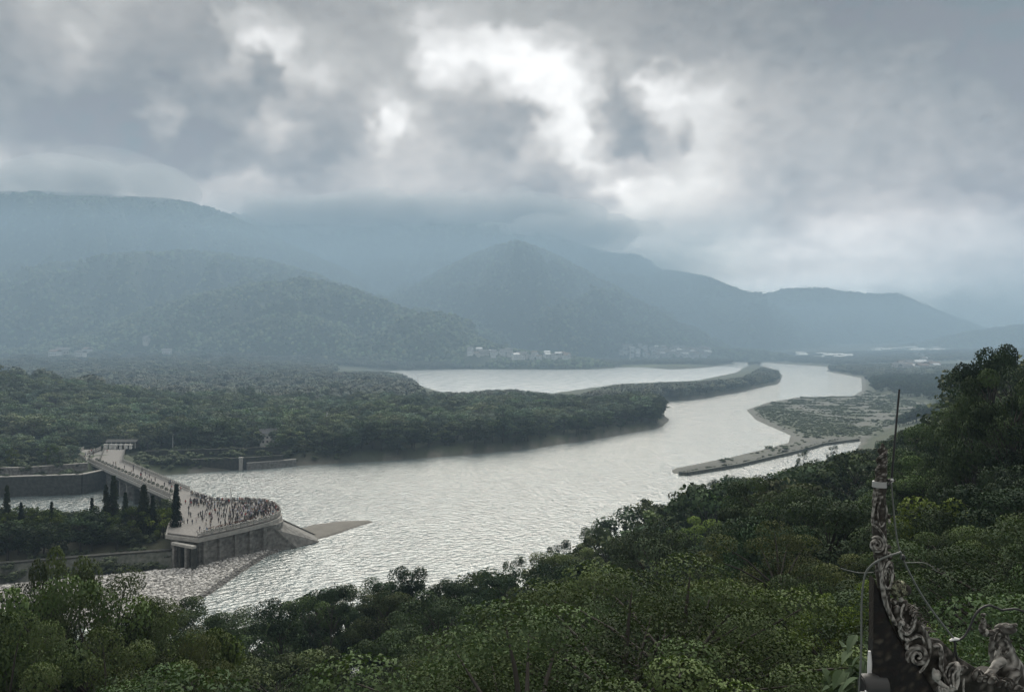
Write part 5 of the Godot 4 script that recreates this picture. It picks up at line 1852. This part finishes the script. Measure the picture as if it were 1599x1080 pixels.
	b = MB.new()
	carve(b, curve([[1551, 972], [1552, 982], [1550, 990], [1555, 997], [1566, 996], [1577, 990]]), 3.6, 3.0, -0.1, 10, 3.0)
	lump(b, d2(1552, 968), V3(4.5, 3.2, 3.5) * UNIT, -0.05)
	put("body", b.mesh(m), f)
	b = MB.new()
	lump(b, d2(1554, 994, 0.012), V3(4.5, 5.5, 4) * UNIT, 0.6)
	put("breast", b.mesh(m), f)
	b = MB.new()
	carve(b, curve([[1575, 991], [1584, 1000], [1590, 1012]]), 2.6, 3.5, -0.25)
	put("perch", b.mesh(m), f)
	# lightning rod with its clamp, cable and stays
	var steel := plain("black_steel", Color(0.012, 0.012, 0.013), 0.5, false)
	var cable_m := plain("cable_grey", Color(0.11, 0.12, 0.11), 0.55, false)
	var white := plain("white_plastic", Color(0.7, 0.7, 0.68), 0.5, false)
	var r := base("lightning_rod", ORNAMENT_AT)
	tag(r, "thin black lightning rod clamped beside the point of the ridge ornament", "lightning rod")
	b = MB.new()
	b.tube([d2(1405.5, 607), d2(1399, 680), d2(1393.4, 748)], [0.0058, 0.0062, 0.0066], 8)
	put("rod", b.mesh(steel), r)
	b = MB.new()
	b.tube([d2(1374.5, 751, 0.0), d2(1374.3, 760, 0.0)], [10.6 * UNIT, 10.8 * UNIT], 16)
	put("clamp_band", b.mesh(plain("bright_steel", Color(0.3, 0.3, 0.29), 0.35, false)), r)
	b = MB.new()
	b.tube([d2(1384, 756, 0.03), d2(1391, 750, 0.01), d2(1399, 750, 0.0)], [0.006, 0.0055, 0.005], 7)
	b.tube([d2(1386, 749, 0.01), d2(1389, 749, 0.01)], [0.011, 0.011], 8)
	put("bracket", b.mesh(steel), r)
	b = MB.new()
	b.box(d2(1393.3, 749, 0.004), V3(0.012, 0.022, 0.014))
	put("clip", b.mesh(white), r)
	var c := base("cable", ORNAMENT_AT)
	tag(c, "thick grey earthing cable running from the rod down to the ridge", "cable", "cables of the lightning rod")
	b = MB.new()
	carve_cable(b, [[1393, 754], [1396, 790], [1400, 830], [1405, 856], [1411, 872], [1424, 899], [1440, 928], [1462, 960], [1492, 998]], 0.0042, 0.0068)
	put("line", b.mesh(cable_m), c)
	b = MB.new()
	lump(b, d2(1411, 870), V3(4, 5, 4) * UNIT, -0.6, 0.1, 5)
	put("joint", b.mesh(steel), c)
	c = base("cable", ORNAMENT_AT)
	tag(c, "grey cable arching left over the ornament and down to the lamp housing", "cable", "cables of the lightning rod")
	b = MB.new()
	carve_cable(b, [[1408, 872, 0.0], [1404, 860, 0.03], [1396, 859, 0.06], [1380, 862, 0.08], [1366, 868, 0.08], [1355, 880, 0.05], [1349, 898, 0.02], [1346.5, 940], [1346, 1000], [1344.5, 1050], [1342, 1084]], 0.006, 0.0062)
	put("line", b.mesh(cable_m), c)
	c = base("cable", ORNAMENT_AT)
	tag(c, "black cable looping from the ridge to the right edge", "cable", "cables of the lightning rod")
	b = MB.new()
	carve_cable(b, [[1488, 1000], [1500, 998], [1508, 992], [1516, 978], [1523, 962], [1533, 950], [1545, 945], [1556, 948], [1566, 952], [1578, 951], [1590, 951], [1612, 960]], 0.0072, 0.007)
	put("line", b.mesh(steel), c)
	for q in [[[[1414, 878], [1428, 878], [1442, 878], [1454, 883], [1464, 892]], "thin loose wire end curving right of the cable joint"], [[[1314, 887], [1328, 891], [1345, 894], [1365, 893]], "thin wire running left from the ornament"]]:
		c = base("wire", ORNAMENT_AT)
		tag(c, q[1], "wire")
		b = MB.new()
		carve_cable(b, q[0], 0.003, 0.0026)
		put("line", b.mesh(cable_m), c)
	c = base("cable_bracket", ORNAMENT_AT)
	tag(c, "small white cable clip on two black legs on the ridge", "bracket")
	b = MB.new()
	b.tube([d2(1484, 1000, 0.0), d2(1491, 997, 0.0), d2(1500, 998, 0.0)], [0.006, 0.011, 0.006], 8)
	put("clip", b.mesh(white), c)
	for q in [[1489, 1028], [1497, 1031]]:
		b = MB.new()
		b.tube([d2(1492, 999), d2(1493, 1014), d2(q[0], q[1])], [0.007, 0.0065, 0.006], 7)
		put("leg", b.mesh(steel), c)
	# lamp housing and its clip
	var l := base("floodlight", ORNAMENT_AT + V3(0, 0, 0.02))
	tag(l, "dark grey cylindrical lamp housing at the foot of the ornament", "lamp")
	b = MB.new()
	b.tube([d2(1345, 1068), d2(1347, 1068), d2(1349, 1068), d2(1378, 1068), d2(1381, 1068), d2(1382, 1068)], [15 * UNIT, 17.5 * UNIT, 18 * UNIT, 18 * UNIT, 17 * UNIT, 15 * UNIT], 28)
	put("housing", b.mesh(plain("grey_paint", Color(0.03, 0.031, 0.03), 0.5, false)), l)
	b = MB.new()
	b.tube([d2(1345.2, 1068), d2(1343.5, 1068)], [14 * UNIT, 13 * UNIT], 24)
	put("lens_rim", b.mesh(steel), l)
	b = MB.new()
	b.tube([d2(1372, 1084), d2(1376, 1120)], [0.02, 0.02], 10)
	put("mount", b.mesh(steel), l)
	c = base("cable_clips", ORNAMENT_AT + V3(0, 0, 0.09))
	tag(c, "pair of small white square cable clips in front of the lamp housing", "clip")
	for q in [1338.0, 1347.5]:
		b = MB.new()
		for e in [[-2.6, 0, 1.2, 6.4], [2.6, 0, 1.2, 6.4], [0, -2.6, 4.0, 1.2], [0, 2.6, 4.0, 1.2]]:
			b.box(d2(q + e[0], 1074 + e[1]), V3(e[2] * UNIT, e[3] * UNIT, 0.014))
		put("clip", b.mesh(white), c)
	b = MB.new()
	b.box(d2(1342.6, 1073), V3(1.6 * UNIT, 9.5 * UNIT, 0.01))
	put("tie", b.mesh(white), c)
	var pole := base("white_pole", ORNAMENT_AT + V3(0, 0, -0.02))
	tag(pole, "short white pole showing left of the ornament above the lamp housing", "pole")
	b = MB.new()
	b.tube([d2(1361, 1018), d2(1362, 1036), d2(1362, 1120)], [2.2 * UNIT, 4.2 * UNIT, 4.4 * UNIT], 9)
	put("shaft", b.mesh(white), pole)

func carve_cable(mb: MB, points: Array, r0: float, r1: float):
	var line := curve(points, 0.0, 6)
	var radii := []
	for k in line.size(): radii.append(lerpf(r0, r1, float(k) / (line.size() - 1)))
	mb.tube(line, radii, 8)

# the plant with large leaves beside the ornament
func broad_leaf(length: float, wide: float, col: Color) -> ArrayMesh:
	var mb := MB.new()
	var n := 6
	var rows := []
	for k in n + 1:
		var t := float(k) / n
		var w := wide * sin(PI * pow(t, 0.75)) * 0.5
		var y := -0.35 * length * t * t
		rows.append([V3(-w, y + w * 0.35, t * length), V3(0, y, t * length), V3(w, y + w * 0.35, t * length)])
	for k in n:
		for s in 2:
			mb.quad(rows[k][s], rows[k][s + 1], rows[k + 1][s + 1], rows[k + 1][s], col * (1.0 if s else 1.08))
	return mb.mesh(leaf_material())

func make_plant():
	rng.seed = 909
	var o := base("broad_leaved_plant", V3(2.6, 58.6, -6.4))
	tag(o, "plant with large soft pale green leaves left of the ornament's foot", "plant")
	var shapes := []
	for k in 5:
		var g := sp(0.8, 1.25)
		shapes.append(broad_leaf(sp(0.15, 0.21), sp(0.075, 0.11), Color(0.075 * g, 0.105 * g, 0.06 * g)))
	var stems := MB.new()
	for k in 64:
		var px := sp(1292, 1362)
		var py := 1088.0 - (px - 1288.0) * 1.45 * pow(u(), 0.6) - 4.0
		if k > 40: py = sp(1040, 1110)
		var at := V3((px - 799.5) / FOCAL * 6.4 - 2.6, (540 - py) / FOCAL * 6.4 + 3.4, sp(-0.2, 0.2))
		var lf := put("leaf", shapes[k % 5], o, at)
		lf.rotation = V3(sp(-0.1, 0.9), sp(-2.6, 2.6), sp(-0.4, 0.4))
		if k % 4 == 0:
			stems.tube([V3(sp(0.0, 0.2), -0.6, 0), at * 0.6 + V3(0, -0.15, 0), at], [0.01, 0.008, 0.004], 5)
	put("stem", stems.mesh(plain("green_stem", Color(0.06, 0.08, 0.04), 0.7)), o)

# trees that stand out of the near wood, each as the photograph shows it: bearing, top (drawing units), distance, width
func make_key_trees():
	rng.seed = 1010
	for q in [
		[200, 884, 50, 6.4, "fine", "large broad-crowned bright-tipped tree at lower left, before the cobbles"],
		[120, 925, 47, 5.6, "fine", "fine-leaved spreading tree at lower left, left of the broad-crowned tree"],
		[30, 955, 40, 5.0, "fine", "fine-leaved tree in the bottom left corner"],
		[170, 975, 40, 5.2, "fine", "dense low tree below the broad-crowned tree at lower left"],
		[300, 985, 46, 4.6, "fine", "dense dark tree at lower left beside the light green one"],
		[1572, 575, 78, 5.2, "broad", "broad dark tree under the skyline at the right edge"],
		[1530, 612, 86, 4.8, "round", "rounded tree under the skyline trees at the right"],
		[1440, 735, 100, 4.8, "broad", "broad tree on the right slope behind the lightning rod"],
		[70, 905, 46, 5.2, "broad", "broad dark tree at the left edge below the flood wall"],
		[92, 856, 60, 3.6, "broad", "loose-crowned tree rising at the left before the flood wall"],
		[275, 930, 56, 4.4, "bright", "light green tree at lower left beside the water's edge"],
		[10, 915, 58, 4.6, "round", "dark rounded tree cut by the left edge"],
		[432, 938, 96, 3.6, "tall", "tall dark tree at the bottom left standing before the river"],
		[356, 952, 90, 3.0, "open", "small open tree against the water at lower left"],
		[508, 908, 108, 3.9, "open", "ragged open-crowned tree before the river, lower middle left"],
		[585, 895, 118, 4.4, "open", "airy tree with water showing through, lower middle"],
		[640, 886, 124, 4.2, "tall", "tall airy tree breaking the river line at lower middle"],
		[700, 905, 122, 4.6, "round", "rounded dark tree at lower middle before the river"],
		[757, 892, 130, 4.4, "broad", "broad tree at the middle of the wood's upper edge"],
		[800, 866, 142, 2.9, "open", "slim tree standing above the others right of middle"],
		[873, 842, 160, 3.4, "open", "dark feathery tree at the corner where the wood meets the river"],
		[935, 812, 178, 4.6, "round", "rounded tree on the wood's edge above the feathery one"],
		[1110, 748, 275, 4.4, "open", "bare-topped tree on the wood's edge below the gravel dike"],
		[1255, 702, 330, 3.2, "open", "thin tree silhouetted against the bright inlet"],
		[1300, 694, 345, 2.6, "open", "second thin tree silhouetted against the bright inlet, right of the first"],
		[1545, 536, 95, 4.4, "tall", "tall tree with open crown on the skyline at the right edge"],
		[1596, 552, 90, 4.6, "open", "tall dark tree cut by the right edge on the skyline"],
		[1500, 648, 108, 4.0, "round", "dark tree below the skyline tree at the right"],
		[1470, 700, 120, 4.4, "tall", "dark tree left of the skyline tree group"],
		[1490, 770, 62, 4.6, "bright", "bright green tree on the slope right of the ornament's point"],
		[1245, 905, 42, 4.8, "bright_fine", "bright yellow-green leafy tree left of the ornament"],
		[1330, 912, 34, 2.6, "bright_fine", "light yellow-green bush just left of the ornament"],
		[1540, 1000, 24, 3.0, "bright_fine", "bright fern-green bush behind the carved beast"],
		[860, 1010, 60, 4.2, "fine", "fine-leaved grey-green tree at the bottom right of middle"],
		[700, 1010, 68, 4.4, "bright_fine", "light green tree at the bottom of the picture, middle"],
	]:
		var d: float = q[2]
		var at := V3((q[0] - 799.5) / FOCAL * d, 0, -d)
		at.y = ground_y(at.x, at.z) - 0.3
		var top: float = EYE.y - (q[1] - 540.0) / FOCAL * d
		var h: float = maxf(3.0, top - at.y)
		var w: float = q[3] / wood[q[4]].rx
		var o := plant("broadleaf_tree", wood[q[4]], at, h, w, q[5])
		o.set_meta("group", "")
		o.remove_meta("group")

func _ready():
	var cam := Camera3D.new()
	cam.name = "camera"
	cam.position = EYE
	cam.fov = rad_to_deg(2.0 * atan(540.0 / FOCAL))
	cam.near = 0.1
	cam.far = 14000.0
	add_child(cam)
	cam.current = true
	var sun := DirectionalLight3D.new()
	sun.name = "sun"
	sun.light_color = Color(1.0, 0.97, 0.92)
	sun.light_energy = 0.5
	sun.light_angular_distance = 55.0
	sun.shadow_enabled = true
	add_child(sun)
	sun.look_at_from_position(Vector3.ZERO, -V3(0.05, 0.62, -0.78))     # from ahead, behind the cloud
	var env := Environment.new()
	env.background_mode = Environment.BG_SKY
	env.tonemap_mode = Environment.TONE_MAPPER_LINEAR
	env.tonemap_exposure = EXPOSURE
	env.sdfgi_enabled = true; env.ssao_enabled = true; env.ssil_enabled = true
	var sky := Sky.new()
	var pano := PanoramaSkyMaterial.new()
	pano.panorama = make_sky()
	sky.sky_material = pano
	env.sky = sky
	env.fog_enabled = true
	env.fog_density = HAZE
	env.fog_light_color = Color(0.76, 0.9, 1.02)
	env.volumetric_fog_enabled = true
	env.volumetric_fog_density = 0.0
	var we := WorldEnvironment.new()
	we.name = "world"
	we.environment = env
	add_child(we)
	rng.seed = 7
	make_ground()
	print("ground ", Time.get_ticks_msec())
	make_water()
	lay_crests()
	plan_villages()
	make_hills()
	print("hills ", Time.get_ticks_msec())
	make_woods()
	make_villages()
	make_scrub()
	make_levee()
	make_people()
	make_island_trees()
	make_key_trees()
	make_ornament()
	make_plant()
	print("woods ", Time.get_ticks_msec())
	finish()

func make_hills():
	var lump := lump_crown(3, 0.22)
	var green := Color(0.09, 0.12, 0.064)
	make_hill("left_hill", HILL.left_hill, 560, 0.24, 22, 1.0, "the rounded hill left of the lake with a pylon on top", 11, lump, green)
	make_hill("left_ridge", HILL.left_ridge, 900, 0.24, 30, 2.0, "the long middle ridge on the left", 14, lump, green)
	make_hill("left_mountain", HILL.left_mountain, 1000, 0.24, 40, 3.0, "the tall mountain on the left whose top is in cloud", 16, lump, green, 0.8)
	make_hill("far_mountain", HILL.far_mountain, 1100, 0.10, 70, 4.0, "the farthest mountain in the middle hidden by low cloud", 30, lump, green)
	make_hill("middle_mountain", HILL.middle_mountain, 900, 0.24, 30, 5.0, "the mountain in the middle above the white village", 14, lump, green)
	make_hill("right_mountain", HILL.right_mountain, 1000, 0.24, 45, 6.0, "the mountain that slopes down to the right behind the river bend", 20, lump, green)
	make_hill("right_hill", HILL.right_hill, 1000, 0.10, 60, 7.0, "the flat-topped hill on the right with a mast", 26, lump, green)
	make_hill("right_rise", HILL.right_rise, 900, 0.10, 45, 8.0, "the low rise at the right edge of the valley", 18, lump, green)
	make_hill("left_spur", HILL.left_spur, 520, 0.2, 24, 9.0, "the spur below the tall mountain on the left", 13, lump, green)
	make_hill("edge_spur", HILL.edge_spur, 480, 0.2, 24, 10.0, "the small spur of the tall mountain at the left edge", 13, lump, green)
	make_hill("centre_spur", HILL.centre_spur, 620, 0.2, 28, 11.0, "the shoulder behind the mountain in the middle", 15, lump, green)
	make_hill("front_spur", HILL.front_spur, 300, 0.2, 18, 12.0, "the low wooded knoll in front of the rounded lake hill", 10, lump, green)
	make_hill("east_spur", HILL.east_spur, 380, 0.2, 20, 13.0, "the spur above the lakeside village", 12, lump, green)

func fog_box(called: String, lo: Vector3, hi: Vector3, density: float, label: String):
	var f := FogVolume.new()
	f.name = called
	f.shape = RenderingServer.FOG_VOLUME_SHAPE_BOX
	f.size = hi - lo
	f.position = (lo + hi) * 0.5
	var m := FogMaterial.new()
	m.resource_name = called
	m.albedo = Color(0.76, 0.9, 1.02)
	m.density = density
	f.material = m
	f.set_meta("kind", "structure")
	f.set_meta("label", label)
	add_child(f, true)

func finish():
	fog_box("valley_haze", V3(-5200, -3, -2900), V3(700, 480, -250), VALLEY_HAZE, "haze filling the valley below the left mountains")
	fog_box("valley_haze_001", V3(701, -3, -2900), V3(5200, 280, -250), VALLEY_HAZE, "haze lying in the valley on the right")
	fog_box("far_haze", V3(-5200, -3, -6900), V3(1000, 600, -2901), FAR_HAZE, "thicker haze round the far mountains")
	fog_box("far_haze_001", V3(1001, -3, -6900), V3(5200, 330, -2901), FAR_HAZE * 0.45, "thicker haze at the far end of the right valley")
	# low cloud caught on the mountain tops: [x, y, z, half width, half height, half depth]
	rng.seed = 99
	for row in [[-3000, -1750, 900, -4050, 130], [-1700, 420, 930, -5150, 120], [-1500, 300, 960, -5300, 110], [-100, 760, 740, -4850, 110]]:
		var x: float = row[0]
		while x < row[1]:
			var w := sp(120, 300)
			cloud(V3(x, row[2] + sp(-0.45, 0.3) * row[4], row[3] + sp(-120, 120)), V3(w, row[4] * sp(0.4, 1.1), sp(250, 420)), sp(0.002, 0.005))
			x += w * 0.5

func cloud(at: Vector3, half: Vector3, density: float):
	var f := FogVolume.new()
	f.name = numbered("cloud")
	f.shape = RenderingServer.FOG_VOLUME_SHAPE_ELLIPSOID
	f.size = half * 2.0
	f.position = at
	if not mats.has("cloud"):
		for k in 4:
			var m := FogMaterial.new()
			m.resource_name = "cloud"
			m.albedo = Color(1, 1, 1)
			m.density = 0.0009 + 0.0007 * k
			mats["cloud%d" % k] = m
		mats["cloud"] = true
	f.material = mats["cloud%d" % clampi(int((density - 0.002) * 1000.0), 0, 3)]
	f.set_meta("kind", "structure")
	f.set_meta("label", "low cloud lying on a mountain top")
	add_child(f, true)

func lay_crests():
	crests["left_hill"] = [HILL.left_hill, 560, 0.24, 1.0]
	crests["left_ridge"] = [HILL.left_ridge, 900, 0.24, 2.0]
	crests["middle_mountain"] = [HILL.middle_mountain, 900, 0.24, 5.0]
	crests["right_hill"] = [HILL.right_hill, 1000, 0.10, 7.0]
	crests["right_rise"] = [HILL.right_rise, 900, 0.10, 8.0]
	crests["front_spur"] = [HILL.front_spur, 300, 0.2, 12.0]
	crests["east_spur"] = [HILL.east_spur, 380, 0.2, 13.0]

var HILL := {
	"left_spur": [V3(-2180,357,-3700), V3(-2044,465,-3720), V3(-1911,531,-3750), V3(-1760,586,-3780), V3(-1603,619,-3800), V3(-1429,577,-3780), V3(-1224,492,-3750), V3(-971,410,-3700), V3(-740,318,-3650)],
	"edge_spur": [V3(-3292,435,-3900), V3(-2894,550,-3950), V3(-2599,626,-3980), V3(-2424,642,-3980), V3(-2249,566,-3950), V3(-2065,450,-3900)],
	"centre_spur": [V3(-684,302,-4300), V3(-489,420,-4400), V3(-285,593,-4500), V3(-108,692,-4600), V3(114,714,-4700), V3(368,604,-4600), V3(540,474,-4500)],
	"front_spur": [V3(-842,98,-2250), V3(-726,142,-2280), V3(-641,161,-2300), V3(-544,135,-2280), V3(-426,80,-2230), V3(-350,41,-2200)],
	"east_spur": [V3(159,246,-3300), V3(282,270,-3350), V3(402,238,-3350), V3(519,153,-3250), V3(604,62,-3150)],
	"left_hill": [V3(-1355,53,-2300), V3(-1261,96,-2400), V3(-1134,178,-2500), V3(-954,231,-2550), V3(-786,267,-2600), V3(-662,282,-2600), V3(-558,259,-2600), V3(-426,208,-2550), V3(-318,168,-2500), V3(-257,146,-2450), V3(-211,164,-2420), V3(-175,138,-2400), V3(-113,81,-2380), V3(-18,53,-2350), V3(93,33,-2300)],
	"left_ridge": [V3(-2592,235,-3100), V3(-2294,291,-3200), V3(-2102,325,-3300), V3(-1839,378,-3300), V3(-1445,441,-3300), V3(-1235,446,-3300), V3(-1050,417,-3300), V3(-827,360,-3250), V3(-611,279,-3200), V3(-501,213,-3150)],
	"left_mountain": [V3(-4014,765,-4200), V3(-3253,860,-4300), V3(-2739,880,-4300), V3(-2328,880,-4300), V3(-2030,841,-4250), V3(-1772,825,-4200), V3(-1571,782,-4200), V3(-1321,674,-4150), V3(-1076,546,-4100), V3(-902,465,-4050), V3(-731,355,-4000), V3(-496,217,-3900)],
	"far_mountain": [V3(-2450,980,-5600), V3(-1700,975,-5600), V3(-1250,960,-5600), V3(-710,990,-5600), V3(-176,960,-5600), V3(225,930,-5600), V3(540,720,-5700)],
	"middle_mountain": [V3(-551,115,-3300), V3(-417,299,-3500), V3(-285,412,-3600), V3(-116,504,-3700), V3(16,540,-3700), V3(178,489,-3700), V3(380,382,-3650), V3(575,263,-3600), V3(726,151,-3500), V3(841,48,-3400)],
	"right_mountain": [V3(-81,849,-5200), V3(209,787,-5200), V3(541,663,-5200), V3(831,642,-5200), V3(977,529,-5100), V3(1221,497,-5100), V3(1436,401,-5000), V3(1596,321,-5000), V3(1720,179,-4900), V3(1838,43,-4800)],
	"right_hill": [V3(1764,269,-6500), V3(1985,464,-6300), V3(2127,497,-6200), V3(2423,507,-6200), V3(2720,457,-6200), V3(2967,467,-6200), V3(3113,378,-6100), V3(3349,253,-6000), V3(3575,156,-5900), V3(3931,62,-5800)],
	"right_rise": [V3(2246,69,-4400), V3(2456,125,-4400), V3(2739,172,-4300), V3(3257,268,-4300), V3(3942,302,-4300)],
}
